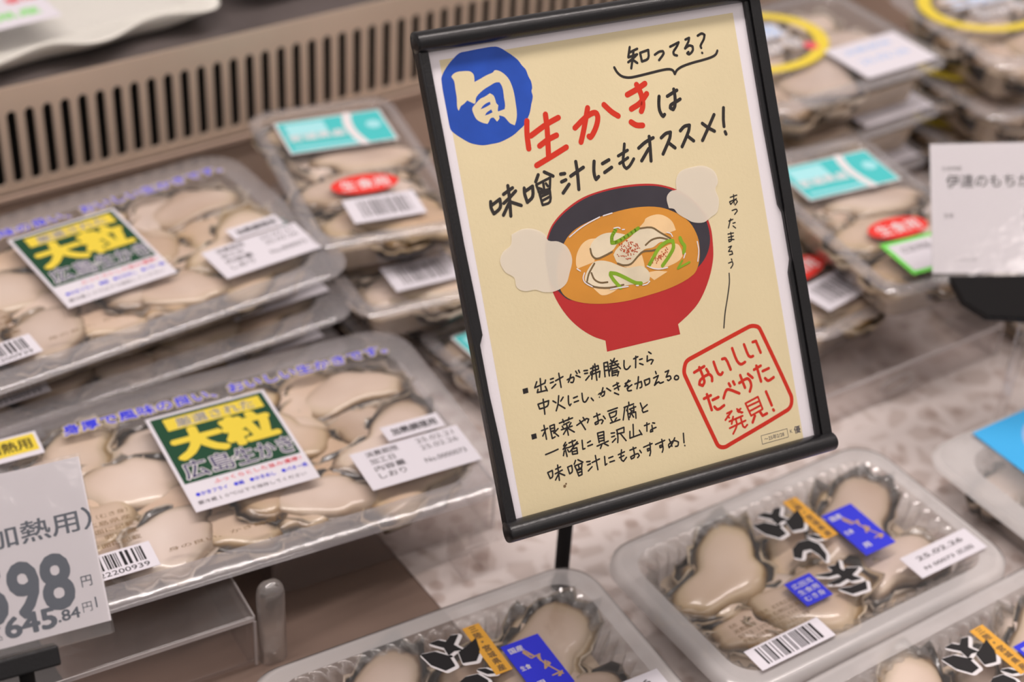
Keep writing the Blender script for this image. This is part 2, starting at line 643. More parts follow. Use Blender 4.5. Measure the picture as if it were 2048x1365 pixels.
# printed artwork of the recipe sign, in sign units (u to the right, v downwards)
PRINT_STROKES = [
    ('red', 2.27, "43.4,37.4 42.3,43.1 41.9,49.3;44,44 52.5,40.3 58.7,38.4;52.8,36 52.3,42.9 50.7,53.9;47.3,49 51.8,47 56.3,45.8;44.2,57.1 51.4,54.7 60,51.7;65.9,44.1 71.8,40.5 75.8,39.1 77.6,39.5 77.9,41.8 76.4,45.2 73.9,48.4 72.6,49.4 72,48.9;73.8,36.5 71.5,42.1 69.4,47 67.6,50.7;82.1,36.4 85.3,40.1 88.2,42.4"),
    ('red', 2.33, "94.6,33.9 99.7,32.3 104.4,30.4;100.1,30.2 101.5,34.4 101.7,38.3 101.2,40.6 100.2,42.2;95.4,40.4 100.3,38.5 104.4,35;94.1,46.1 96.5,47.9 99.6,48.5"),
    ('head', 1.36, "110.5,37.1 109.7,40.3 109.5,43.2 110.2,45.5 110.8,46.2 111.7,45.5;114.7,37.7 120.1,35.8;118.6,35.1 118.6,38.4 117.7,42.6 116.5,44 115.2,43.1 115.7,41.9 118.2,41 121,40"),
    ('head', 0.97, "100,13.3 98.4,17.6;99.6,15.6 103.6,14.6;98.4,17.7 103,17;101.6,15.1 100.4,18.7 98.9,22.7;97.9,19.8 100.8,18.4 103.1,17;100.8,19.4 102.4,20.8;104.7,16.6 104.9,20.5;104.7,16.6 109.1,15.9 108.3,19.6 104.9,20.5;112,18.5 114.5,17.5 116.4,17.5 116.6,18.6 113.7,21.2;120.5,16.1 125.3,14.8 123.9,16.6 121.8,18.6 121.9,19.9 123.3,20.5;129,14.1 131.1,13.6 130.4,15.2 128,18 130.5,17 132.1,17.6 131.9,19.4 129.7,20.9 128.7,20.3 129.5,19.8;135.7,13.3 138,12.6 139.4,13.4 138.6,15.3 136.3,18 136.5,19;136.5,21.2 136.6,21.3;90.5,21 91.5,23.3 93.5,25.4 96.7,26.5 100.4,26.6 107.4,26.2 114.4,25.8 117.8,25.9 119.8,26.7 120.5,28.5;120.5,28.5 122,26.9 125.2,25.7 130.8,24.9 136.8,24.4 141.3,23.8 143.6,22.9 144.7,21.4"),
    ('head', 1.3, "19.4,68.6 19.1,71.2 19.9,74;19.7,70.2 23.9,68.3 23.4,71.9 19.9,74;26,66.6 30.8,64.6;25.4,70.4 28.5,68.6 32,66.2;28.8,63.3 28.5,68.6 27.6,76.4;27.7,71 24.2,75.4;29,70.6 33.4,72.8;36.3,65.7 36,68.2 36.6,72;36.6,67.1 40.4,65.6 39.6,70 36.6,72;44.1,61.2 42.3,64;47.2,60.5 51.1,63"),
    ('head', 0.99, "42.3,65.3 49.6,63.4 48.5,67.9;42.3,65.3 43,68.8;45.8,64.6 45.7,68;43.2,66.9 44.5,67.6;47,65.5 47.7,66.9;42.8,68.6 48.4,68.2;43.1,69.5 43.6,74.5;43.1,69.5 48.3,68.9 47.4,73.7 43.6,74.5;43.6,70.8 47.8,69.9;43.6,72.7 47.7,71.5"),
    ('head', 1.35, "54.9,62.8 56.9,62.9;54.7,66.2 56.9,65.7;54.5,71.1 58.1,67.9;59.6,64.5 66.5,61.8;63.3,58.7 63.2,63.2 62.4,70.9;72.3,60.1 71.4,63.8 71.3,66.7 71.7,68.1 73.2,67.1;76.2,61.8 79.7,60.7;76.5,65.8 80.4,64.2"),
    ('head', 1.19, "88.8,55.1 87.7,58.9 86.6,62.5 86.7,64.8 87.7,66 89.5,65.1 92.2,62.4;84.7,59.8 89.8,58.1;84.7,63.2 89.3,61.4"),
    ('head', 1.35, "95.6,58.1 99.4,56.1 103.8,54.8;101.9,53.9 101.5,58.3 100.7,64.8;96,63.9 100.6,59.2;107.9,55.5 110.6,54 113.1,53.8 112.2,56.4 107.4,62.8;111.2,58.3 114.1,61.1;118.3,54 120.8,52.4 123.5,52.3 122.5,54.9 117.8,61.2;121.6,57 124.3,59.6;137.2,49.7 133.1,55 128.9,60.2;130.3,52.6 133.1,55.1 136,57.1;142.8,47.4 141.7,52.6 141.4,55.8;141.5,58.3 141.8,59.4"),
    ('body', 0.57, "25.4,149.6 23.9,152 29.2,151;29.7,149.8 29.1,151.1;27.3,148.6 26.7,154.1;25.3,153 24.7,154.3 29.4,154.3;29,152.5 29.6,154.6;32.1,150 33.6,149.9;31.7,151.6 33.3,151.4;32,154 34.2,152.7;34.4,151.2 38.3,150.2;36.6,148.3 36.5,154.6;40.1,152 43.1,151.5 43.5,152 42.6,153.7 41.6,153.5;42.3,150.1 41.2,152.2 40.4,153.2;44.7,151.1 46.6,152.3;44.9,149.2 45.4,150.4;46.4,149.1 46.7,150.2;48.9,149.9 50.7,150.1;49,151.2 50.5,151.3;49,154.2 51.1,152.7;52.3,149.7 56.3,149.2 56.2,150.7 52.2,151.2 52,152.5 56.7,151.8 55.9,154.4;53.8,148.8 52,154.4;54.8,148.1 54.4,155.4;59.3,148.7 58.7,154.8;59.3,148.7 61.2,148.7 60.9,154.9;59.3,150.4 61.1,150.5;59,152.1 61.1,152.2;62.9,148.1 63.4,149;64.9,147.8 64.2,149;62.1,149.7 66.2,149.2;61.9,150.8 66.5,150.7;64.1,148.6 61.5,152.9;64.7,149.9 67,152.9;62.8,151.8 62.3,155.2;62.9,152.2 65.4,152;62.7,153.2 65.4,153.2;62.6,154.1 65.9,154 64.9,155.8;62.8,155.1 64.3,155.1;69.5,149.8 69,153 70.1,154 72.1,152.9;74.4,150.1 76.7,149.6;75.7,149.2 74.6,154.2;77.3,151.1 78.7,151;77,152.8 78.6,153.7;82.5,148.7 83.6,149.7;81.5,150.3 80.9,152.7 82.9,152.3 84.1,152.8 82.7,154.3;24,159.4 24.4,161.6;24,159.4 29.4,159 28.3,161.2 24.4,161.6;26.9,157.8 26.4,164.4;31.4,159.6 32.7,160.7;36.6,159.1 35.1,160.5;34.6,158 33.5,161.6 32.1,164.2;33.7,161.7 36.5,164.1;39.2,159.1 38.7,162.5 39.1,163.5 39.8,162.9;41.5,160.6 43.5,160.3;41.5,162.5 43.7,162.3;46,159.5 45.9,163 46.9,163.6 48.7,162;50.1,162.6 50.9,163.9;53.8,161.7 57.2,161.1 56.6,162.7 55.5,163;56.7,159.4 55.5,161.7 54.2,163.1;58.5,160 60.2,161.6;61.8,159.8 64.8,159.1;62.2,161.2 65.2,160.5;64,158.7 64.2,162.1;61.9,162.9 63.8,164.1;68,160 70.7,159.4;70,158.9 67.5,161.3 69.1,161 69.2,162.4;71.2,161.3 68.6,162.3 68.8,163.5 70.5,163.7;72.8,161.3 76.2,160.9 76,163.2 75,163.6;75.2,158.5 74.4,161.2 73.4,163.6;77.8,160.8 78,163.1;77.8,160.8 80.6,160.5 80.1,162.5 78,163.1;84.2,158.1 84.4,159.2;82.7,160.8 85.3,160.2 82.5,164.1 84.8,163 85.5,163.8 87.3,163.6;89.1,159.4 91,159.1 89.1,161.8 91.1,161.7 91.5,162.9 90,163.6 89.5,163.1;94.4,162.2 95.3,162.8 95.2,163.8 94,164.1 93.2,163.5 93.5,162.6 94.4,162.2"),
    ('body', 0.55, "23.4,171.1 26.5,170.8;25,169.1 25,175.4;25.2,171.4 23.5,173.6;27.7,170.1 30,169.9 29.7,172.4 27.9,172.6;27.6,171.4 29.7,171.3;27.7,170.1 27.8,175.7 29.3,175.3;31.4,172.1 29,173.6;29,173 31,175.4;32.5,169.9 39.3,169.1;34.4,168.7 34.7,170.2;37.6,168.5 36.9,169.6;34.3,171.1 37.4,170.5;33.6,171.5 33.9,172.3;35.8,171.2 36,172.1;38.1,171 37,172.1;32.9,173 38.4,172.6;35.7,172.4 35.8,176.1;35.3,173.4 33.5,175.2;36.4,173.3 38.9,175.4;40.7,172.8 45.9,171 47,171.5 46.1,172.9;44.4,170.1 45.1,171.6;42.5,171 44.5,175.6;49.6,171.1 52.9,170.6;51.4,169.8 51.3,174.2 49.8,174.6 49.7,173.8 53,173.1 53.9,173.8 52.9,174.9;54.4,171.8 55.1,173.2;57,170.2 62,169.8;57.4,171.4 57.7,173.4;57.4,171.4 61.3,171 60.5,172.9 57.7,173.4;57.9,174.1 58.3,175.2;60.7,174.1 59.7,175;57.2,175.7 62.2,175.2;68.1,168.6 68,169.7;65.3,170.4 70.4,169.9;65.8,170.3 63.8,175.8;67.2,170.8 66.3,172.1;66.8,171.7 66.7,173.4;67.8,171.8 71.2,171.4;70.2,170.8 69.9,173.2 69.1,172.8;68.4,172.3 68.7,172.9;66.6,173.7 66.7,176.3;66.6,173.7 70.7,173.7 70.3,176.5;68.4,173.2 67.3,175.4;68.6,174.2 69.2,175.7;73.8,170.3 74.3,172.9;77.1,171.8 74.2,173.4 74.4,174.8 76.8,174.6;23.2,181.9 26.6,181.5 29.6,181;33.8,178.9 32.5,180.2 33.9,180.2;34.2,179.9 32,181.6 34.1,181.4;33,181.5 33.3,185.2;32.4,182.5 31.6,184.4;34.1,182.3 34.5,183.4;35.3,179.6 38.7,179.1;34.5,181.5 39.7,180.8;37.1,178.9 36.9,181.1;39.4,180 35.1,183.5;36.1,182.6 36.1,184.9;36.1,182.6 38.7,182.5 38.6,185.1 36.1,184.9;36.1,183.8 38.6,183.8;41.9,179.9 41.5,183.9 42.6,183.8;44.3,181.6 45.9,181.2;44.2,183.1 46.6,182.9;50,178.6 50,182.9;50,178.6 53.2,178.6 52.6,182.8;50.2,180 52.9,180;50.1,181.1 52.6,181.3;50.1,182.4 52.6,182.4;48.7,184.2 54.6,183.3;51,184.3 50.1,185.6;52.5,184.1 54.2,185.3;56.7,180.2 58.4,180.4;56.6,181.9 58.1,181.8;56.5,184.3 58.5,183.1;59.6,179.5 63.5,179.1 63.1,181.3 59.5,181.2;59.8,179.8 59.7,182.6 59.1,185.1;61.2,181.4 63.4,185.2;68.3,178.9 67.5,184.1;66.1,181.6 65.5,184.6 71.4,184.1;70.9,182.2 71.8,184.4;73.8,180.8 76.5,180.5;75.3,179.8 74.6,183.5;78.2,180.5 79.2,180.9;77.6,181.5 77.5,184.2 76.3,184.3 76.7,183.4 79.5,182.9;22.6,189.9 23.3,192.7;22.6,189.9 25,189.5 24.6,192.2 23.3,192.7;26.7,189.4 29.3,188.9;26.1,191.3 29.8,190.5;28,187.8 27.5,194.6;27.6,191.8 25.7,194;28.3,191.6 30.5,193.1;32.6,189.9 33,193;32.6,189.9 34.7,189.6 34.4,192.4 33,193;37,187.9 36,189.4;38.2,187.9 40.4,189.5;36.1,190.2 39.9,189.8 39.3,191.7;36.1,190.2 36.7,192.2 39.3,191.7;37.9,190.3 38.1,191.8;36.7,192.4 37.2,195;36.7,192.4 39.2,192.3 38.9,194.8 37.2,195;37.1,193.6 39,193.4;42.2,189.8 43.9,190;42.4,191.3 43.9,191.1;42.2,194 44.4,192.6;44.8,190.8 48.7,190.1;47,188.1 47,194.6;51.4,189.6 51,193.5 51.9,193.1;53.3,190.8 55.5,190.6;53.5,192.7 55.9,192.6;60.3,188.7 59.3,192.8 60.3,194 62.1,192.6;58.3,190.5 61.6,189.9;58.6,191.9 61,191.5;64.4,189.9 67.7,189.5;66.3,189 66.1,193.3 64.4,193.9 64.2,192.9 68,192.3 68.6,193.4 67.6,194.1;69.3,191.1 69.9,192.4;71.5,190.2 76.1,189.6;75,189 74.6,191.9 73.2,192.4 73.2,191.4 74.7,191.4 74.6,193.1 73.8,194.7;77.7,190.4 82.7,189.7;81.3,188.9 81.1,192 79.7,192.4 79.7,191.5 81.2,191.4 81.2,193.2 80.4,194.7;85.1,189.8 85.9,193.2;88,189.8 85.9,192.4 84.3,193.5 84.4,192 87.5,191 89.5,192.1 88.9,193.7 87.6,193.7;92.8,188.8 92.3,193.1;92.4,194.4 92.5,194.6"),
    ('body', 0.46, "138.3,88.2 142,87.8;140.3,87.3 139.8,91.5;141.4,89.3 137.9,91.4 137.6,90.1 141,89.7 141.7,90.8 140.2,92.1;138.1,94.3 140.4,94.1 140.8,95 139.1,96.3;135.4,98.7 137.7,98.3;136.6,97.9 134.6,101.8;137.4,100.1 138.7,100;137.2,101.3 138.4,102.5;133.8,104.5 136.8,104.5;133.7,106 136.5,105.9;135.4,104 135.1,107.6 133.7,108.1 133.7,107 136.5,107.5;132.9,110.5 134.6,110.2 132.5,112.4 134.3,112.5 134.5,113.9 132.8,114;133.4,116 133.5,116.7;131.5,117.6 133.6,117.3 133.7,118.6 132.2,120.1;130.9,122.2 130.2,126.4 127.8,133.1 125.3,139.3 123.2,146.3"),
    ('stamp', 1.6, "102.5,156.4 136.2,148.6 138,148.5 139.8,148.9 141.5,149.8 142.4,151.6 152.7,184.5 152.7,187.3 151.7,189.6 149.5,191.1 115.5,199.6 113.3,200.1 111.3,199.8 109.7,198.7 109,197.2 99,163.8 98.7,161.5 99.9,158.3 101.1,157 102.5,156.4"),
    ('stamp', 1.14, "103.8,162.9 109.5,161.3;106.9,161.2 108.3,168.1 107,169.8 105.4,168.8 106.3,167 111,165.4 112.5,166.8 112.3,168.8;110.4,162.8 111.1,164.5;114.8,160.4 116,165.9 117.4,167 118.5,166.2;119.5,160.1 121.3,160.3 123,165.8;125.7,156.4 127.1,162.5 128.8,164.6 131.2,164.1;132.3,156 133.6,161.4 134.7,162.4 136,162.3;137.1,155.9 138.9,155.8 140.4,161.6;106.5,175.8 110.3,175.1;108.4,174.2 109.5,181.8;110.9,177.4 114.1,176.8;111.2,180.7 112.7,182.3 116.3,181.2;116.7,177.9 118.9,174.6 120.5,174.7 125.4,177.6;120.8,171.9 121.3,173.3;123.2,171.5 123.7,173;126.3,172.9 130.5,171.8 131.9,172.6 132.4,175.4 131.1,178;127.5,169.5 128.9,175.7;131.7,169.8 133.8,172.1;135.3,168.6 139.2,167.6;136.9,167.1 138,174.8;139.8,170.3 143.3,169.7;140.4,173.8 141.9,175.3 145.1,174.4;131.6,189.7 129.8,192.4;134.6,188.3 135.7,190.6 138.2,190.1;139.7,180 141.5,187;141.9,189.1 142.2,189.6"),
    ('stamp', 0.8, "117.1,185.2 119.8,184.7 115.7,188;117.1,186.5 117.9,187.4;122.7,184.4 124.9,186.7;124.7,184.7 122.8,185.4;123.2,185.9 125.4,186.6;117.6,189.1 125.1,188.2;120,187.4 118.6,190.5;117.2,192.2 126.2,190.7;121.2,189.1 121.2,191.8 118.5,195.2;123.9,188.8 124.4,193 125.3,193.8 126.8,192.8;127.7,182.9 134.9,181.4 136.3,187.6 129.6,189.2 127.7,182.9;129,184.5 134.7,183.6;129.5,186.9 135.6,185.6"),
    ('o_dark', 0.65, "62.7,97.6 63,100.7 64.9,102.5 69.1,102 73.1,101;74.9,106.6 77.7,108 81.4,108.1 84.9,105.9 88.4,103.9 92.9,104.3 95.6,104.3;90.4,101.3 93.8,99.6 98.1,99.4 102,100.9;88.2,93.4 94.9,94.1 98.6,96.9 103.6,100.8;58.3,111.3 59.6,108.6 60.8,107.1 63.4,104.4;61.1,108.2 62,111.3 64.6,113.3 68.2,113.8;57.8,111.8 61.3,114.5 68.4,116.4 75.9,116.5"),
    ('green', 1.69, "76.8,91.7 74.4,94.3 73.8,97.1 76.1,97.2 82.1,95.4 88.2,93.2;90.5,110.4 92.9,107.8 97.2,103.6 101.8,101.8 104.5,102 104.3,105 101.3,108.4 97.1,112;74.2,117.5 71.9,114.3 70.3,111 70.5,110.1 73.3,111 77.6,113.8 81.9,116.8 84.8,117.6;108.5,101.4 109.2,103.9 110.1,105.4 109.1,108.3"),
    ('green', 0.97, "107.6,111.7 104.6,114.8 111.2,113.1"),
    ('white', 0.55, "76,90.9 78.1,90.9 79.1,91.5;80.1,92.3 81.2,92.4;57.7,107.5 56.6,109.6 57.1,111.7 60.3,114.3;69,117.2 72.7,117.3 78,117.7;85.4,118.6 87.7,118.5 89.2,117.6;89.3,110.6 92,112.2 95.3,113.2 99.5,113.3;54.4,105 55.9,106.3;109.8,108.8 108.6,110.7;102.3,97.7 104.1,98.6 104.7,100;82.1,118.1 83.2,118.3;53.6,90.6 59.4,87.8 64.5,86.1 70,84.7;71.9,84.5 76.5,84.1;117,104.7 117,108.8 115.5,113.6"),
    ('speck', 0.36, "80.8,102.6 81,102.8;79.1,102 79.3,102.2;84,103.1 84.1,103.3;85.9,100.6 86.1,100.8;81.4,99.9 81.6,100.1;78.2,100.5 78.3,100.7;81.4,102.6 81.6,102.8;81.4,105.6 81.6,105.8;84.1,98.7 84.3,98.9;81.9,100.1 82.1,100.3;78.6,104.1 78.8,104.3;81,97.6 81.2,97.8;82.1,101 82.3,101.2;77.4,98.7 77.6,98.9;78.7,101 78.9,101.2;79.4,101.4 79.6,101.6;86.4,100.9 86.6,101.1;78.1,100.3 78.3,100.5;84.9,100.6 85.1,100.8;85.5,99.7 85.7,99.9;77.3,100.6 77.4,100.8;78.1,99.4 78.3,99.6;82.1,103.5 82.3,103.7;81.4,101 81.5,101.2;85.2,103.2 85.4,103.4;79.5,104.1 79.7,104.3;77.6,101.2 77.8,101.4;83.2,101.9 83.4,102.1;78.7,101.9 78.9,102.1;79.2,99.7 79.4,99.9;77.1,103.6 77.3,103.8;78.5,103.8 78.7,104;82.3,101.1 82.5,101.3;83.1,102.6 83.3,102.8;81.9,98.5 82.1,98.7;80.7,103.7 80.9,103.9;82.1,104.1 82.3,104.3;85.5,103.3 85.7,103.5;86.2,99.9 86.3,100.1;81.1,97.3 81.3,97.5;83.7,102.3 83.9,102.5;86.3,101.7 86.4,101.9;75.4,102.6 75.6,102.8;77.4,98.2 77.6,98.4;80,102.8 80.1,103;79,101.6 79.2,101.8;75.9,103.4 76.1,103.6;80.6,101.7 80.8,101.9;82.8,102.3 83,102.5;82,99.4 82.2,99.6;80.3,102.4 80.5,102.6;84.6,101.9 84.8,102.1;81,102.3 81.2,102.5;82.8,102.3 83,102.5;80.2,100.1 80.4,100.3;84.6,102.9 84.8,103.1;80.1,105.6 80.3,105.8;83.5,104 83.7,104.2;81.9,99.2 82.1,99.4;84.9,102 85.1,102.2;80.6,103.9 80.7,104.1;84.3,102.7 84.5,102.9;80.2,105.4 80.3,105.6;83.3,99.5 83.5,99.7;83.5,102.3 83.7,102.5;80.7,103.1 80.8,103.3;80.8,105.4 80.9,105.6;81.4,102.1 81.6,102.3;85.1,100.9 85.3,101.1;84.5,102 84.7,102.2;85.2,100.3 85.3,100.5;82.9,98.4 83.1,98.6;79.4,101.2 79.6,101.4;81.5,105.5 81.7,105.7;86.1,100.1 86.3,100.3;77.8,103.7 78,103.9;82.9,98.7 83.1,98.9;83.1,99.2 83.3,99.4;78.6,98.2 78.8,98.4;79.4,105.3 79.6,105.5;82.2,101.5 82.3,101.7;87,101.9 87.2,102.1;80.5,100.8 80.7,101;82.5,101 82.7,101.2;85.8,101.8 86,102;82.7,102.4 82.9,102.6;78.4,98.7 78.6,98.9;81.5,97.5 81.7,97.7;80.9,101.6 81.1,101.8;81.3,101.4 81.5,101.6;82.2,100.9 82.4,101.1;83.5,98.5 83.7,98.7;84.4,100.1 84.6,100.3;82.8,100.7 83,100.9;79.7,99.3 79.9,99.5;100.1,105.6 100.2,105.8;97.2,107.5 97.3,107.7;96.2,107.1 96.3,107.3;97.9,107.8 98.1,108;98.8,106.7 98.9,106.9;99.6,106.3 99.7,106.5;96.1,108.1 96.3,108.3;95.3,109 95.5,109.2;100.6,106.3 100.7,106.5;98.5,106.8 98.6,107;97.3,107 97.4,107.2;93.9,108.7 94.1,108.9;95.8,107.6 96,107.8;99.5,108 99.7,108.2;94.7,109.4 94.8,109.6;94.3,107.4 94.4,107.6;99,107 99.1,107.2;96.1,107.3 96.3,107.5;97.1,108 97.2,108.2;98.5,107.3 98.7,107.5;100,105.1 100.1,105.3;96.8,108.5 96.9,108.7;97.1,107.5 97.3,107.7;100,105.5 100.2,105.7;96.9,108.8 97.1,109;95.7,107.7 95.8,107.8;94.2,110.1 94.4,110.3;95,108.3 95.1,108.5;96.7,108 96.8,108.2;92.3,109.6 92.4,109.8;94.2,108 94.3,108.2;95.4,108.3 95.6,108.5;101,105.1 101.2,105.3;99.5,106.5 99.7,106.7;96.6,107.2 96.8,107.4;100.6,104.3 100.8,104.5;93.5,107.8 93.7,108;97.9,105.7 98.1,105.9;96,108 96.2,108.2;98.5,106.7 98.7,106.9"),
]
PRINT_SHAPES = [
    ('blue', "17.7,4 21.6,3.7 27.7,3.5 34.5,3.6 37.2,4.6 40.2,6.9 42.2,8.6 44.5,11 45.9,13.5 47.3,15.5 48,18.6 48.8,20.8 48.8,23.7 48.2,25 48.3,27.5 46.9,30.8 45.5,34.1 44,36.3 41.5,39.1 38.8,40.7 36.1,42.2 32.7,43.4 28.7,44.3 24.8,44.4 20.9,44.3 17.3,43.3 14.5,42 11.5,39.7 9.5,38 7.8,36.2 7.1,34.6 7,28.2 7,22.7 7,17.9 7.2,14.5 7.4,13.1 9.1,10.6 11.5,8.2 14,6.2"),
    ('creamA', "12,13.3 13.1,12.3 15,11.7 18,11.8 20.9,12.3 22.2,13.5 22.5,14.7 22.2,17.1 25.1,16.2 28.4,15.1 31.5,14.4 32.6,13.6 34.5,14.1 36.5,15.6 38.3,18 39.3,21.1 39.7,24.7 39.6,29.3 39.3,33.4 38.5,36.1 37.3,38.3 35.2,37 33.1,34 30.8,32.9 30.6,31.2 33.9,30.7 34.5,28.8 34.6,25.7 34.8,22.9 34.6,20.8 33.8,19 31.9,18.8 29.4,19.6 26.1,20.8 23.5,22.2 21.6,23.8 20.8,25.9 20.2,26.2 17.3,24.3 15.2,25.6 13.9,26.2 12.5,28 12.1,26.6 12.7,22.2 12.8,18.4 12.9,15.3"),
    ('creamA', "20.3,26.7 23.4,24.6 25.9,23.9 28.4,22.9 29.9,24.2 30.4,26.4 30.5,27.5 31.3,28.6 30.7,30.3 30.7,31.4 31.2,32 30.7,33.3 30.7,34.2 29.3,35.4 28,33.4 26.6,33.5 25.3,35 24.6,35.6 22.5,34.8 20.1,33 19.1,30.5 18.9,28.1"),
    ('blueB', "22.7,29 23.9,27.8 26,26.8 27.7,26.5 27.7,27.6 25.3,28.4"),
    ('blueB', "24.2,31.9 25.2,30.8 27.6,29.8 28,31.1 25.8,31.7"),
    ('bullet', "18,151.2 20.6,151.1 20.6,153.4 18,153.5"),
    ('bullet', "18.1,171.6 20.6,171.6 20.6,173.9 18.1,174"),
    ('bowl_red', "42.7,89 46.7,83.5 53.8,78.6 63.4,74.8 74.4,73.3 85.3,73.2 96,74.3 103.9,76.3 111.5,79.9 118.3,85.4 123.5,92.6 125.4,99.9 125.1,107.1 124,113.5 121.2,120.3 117.1,126.8 112.2,132.3 106.7,136.1 99.9,139.6 100.1,144.3 61.9,144.1 62.1,139.1 56.4,135.9 50.3,130.6 45.4,124.1 41.8,116.2 40.2,108.8 40.1,101 40.5,94.8"),
    ('bowl_black', "43,89.7 47,84.2 54.1,79.4 64.2,75.5 74.3,74.1 85.1,74.1 95.8,75.2 103.7,77.1 111.1,80.8 117.6,86 122.5,93 124.2,100 123.5,106.8 119.9,112.7 114.4,116.6 100.6,120.2 77.2,121.9 59.5,120.3 48.1,117.7 43.4,112.6 40.6,108.1 40.1,100.2 40.8,94.5"),
    ('soup', "44.5,105 46.7,98.4 51.6,91.5 57.2,87.8 66.6,85.3 76.8,84 89.5,83.9 101,86 109.4,90.4 114.9,95.5 117.7,102.5 117.6,109 115.7,115.1 112,119.2 100.1,122.5 86,123.7 75,123.9 62.7,122.5 52.5,119.6 46.3,115.6 44.3,110.5"),
    ('steam', "18.5,94.8 20.6,91 24.9,88.7 26.2,84.3 32.1,82.9 37.9,84.2 42,87.3 43.1,90.2 47.7,91.5 51.5,94.6 52.9,100.4 50.4,106.2 47.8,110.4 42.5,112.5 36.6,111.9 32.6,110 27.5,109.6 24.1,107.2 23.7,102.8 20.1,99.7"),
    ('steam', "111.5,75.5 114.5,72 120.8,71.1 127.2,71.6 132.2,75.1 133.1,80.1 131.1,83 132,88 130,93.4 126.3,95.1 122.2,96.8 116.7,95.8 113.4,93.6 109.4,90.4 108,88.1 105.4,87.2 105.2,82.4 107.7,80 111,79.8"),
    ('radish', "54.4,103.2 55.3,99.5 57.2,96.6 59.8,94.4 63,93.4 66.3,93.6 65.9,97.6 63.5,103.7 54.8,105"),
    ('radish', "89.1,92.7 91.8,90.9 92.8,89.6 96.8,88.8 100.5,89.2 104,91.2 106.2,93.9 107.1,97.6 101.8,98.1 91.3,96.8"),
    ('radish', "89.3,110.8 93.3,106.2 99.5,104.1 103.5,103.3 106.8,104 108.2,106.8 108.2,109.8 106.1,111.4 101.6,112.6 94.9,113.2"),
    ('radish', "60.3,114.3 62.3,117 64.5,119 68.7,119 73.1,117.6"),
    ('radish', "77.6,108.5 87.7,105.1 88.1,109.2 87.9,113.5 93.7,113.7 99.2,115.1 91.7,117.6 89.5,115.5"),
    ('oyster_p', "62.5,97.6 64.2,95 67.6,93 71.8,92.3 76.9,93.1 81.1,94.7 78.4,96.7 75.8,98.5 74,100.1 69.9,101.7 66.7,102.7 63.8,102.3 62.6,100.2"),
    ('oyster_p', "73.5,102.4 75.4,100.4 79.7,97.9 83.9,96.1 87.3,94.1 91.2,93.5 95,94 98.1,95.7 100.3,97.9 103.6,100.7 101.1,101.7 98.1,101.4 93.9,103 89.3,103.1 85.8,105.4 81.5,107.9 77.7,108 74.9,106.6"),
    ('oyster_p', "57.4,110.1 58.6,107.7 61,105.2 63.5,103.7 67.2,103.8 71.4,105.3 75.4,107.7 79.3,109.5 83,109.7 86.7,110.1 89,112.1 90,114.6 89.1,117.4 85.1,118 79.6,117.2 72.1,117 64.8,115.7 60,113.9 57.8,111.8"),
]


# ---------------------------------------------------------------- the display case
mb = MB()
mb.box(-420, 980, -520, 770, -8, 0, 'deck')
structure(mb.build('floor'), 'brown-grey steel deck of the chilled display case')

PITCH = 10.82
GX0 = -150.0
mb = MB()
mb.box(-420, 980, 240.6, 242, 109, 124, 'grille')
mb.box(-420, 980, 240.6, 242, 56, 61.5, 'grille')
mb.box(-420, 980, 238.6, 242, 0, 56, 'plate')
mb.box(-420, 980, 235.5, 240.6, 53, 56, 'plate')
wall = structure(mb.build('wall_back'), 'steel back plate with a long row of upright air slots')
bar0 = None
xb = 30.2 - PITCH / 2 - PITCH * 20
for k in range(86):
    if bar0 is None:
        b = MB()
        w = 2.5
        # a bar with arched shoulders, so the slots beside it end round
        pts = []
        for i in range(7):
            a = math.pi / 2 * i / 6
            pts.append((w + 2.2 * (1 - math.sin(a)), 61.5 + 2.2 * (1 - math.cos(a))))
        right = [(w + 2.2 * (1 - math.sin(math.pi / 2 * i / 6)), 61.4 + 2.4 * (i / 6)) for i in range(7)]
        rt = [(w + 2.2 * (math.sin(math.pi / 2 * i / 6)) ** 2, 106.6 + 2.6 * (i / 6)) for i in range(7)]
        prof = right + rt
        prof = prof + [(-x, z) for x, z in reversed(prof)]
        b.loft([[(x, 240.65, z) for x, z in prof], [(x, 241.95, z) for x, z in prof]], 'grille', True, True)
        bar0 = b.build('grille_bar', wall)
        o = bar0
    else:
        o = bar0.copy()
        COL.objects.link(o)
        o.parent = wall
    o.location = ((xb + PITCH * k) * MM, 0, 0)
mb = MB()
mb.box(-420, 980, 275, 279, -8, 122, 'dark')
structure(mb.build('wall_rear'), 'dark air duct wall behind the slotted plate')

mb = MB()
mb.box(-420, 980, 243, 760, 119, 124, 'shelf')
tag(mb.build('upper_shelf'), 'grey steel upper shelf behind the slotted air grille', 'shelf')

mb = MB()
mb.box(92, 700, -300, 60, 0.0, 0.8, 'liner')
tag(mb.build('liner_sheet'), 'pale patterned liner sheet lying on the steel deck', 'liner sheet')


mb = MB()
mb.box(-400, -82, -480, -30, 0.0, 0.8, 'black_matt')  # black sheet added on the deck to stand in for dark shade
tag(mb.build('rubber_mat'), 'black mat on the deck in the lower left corner, below the 598 yen card', 'mat')


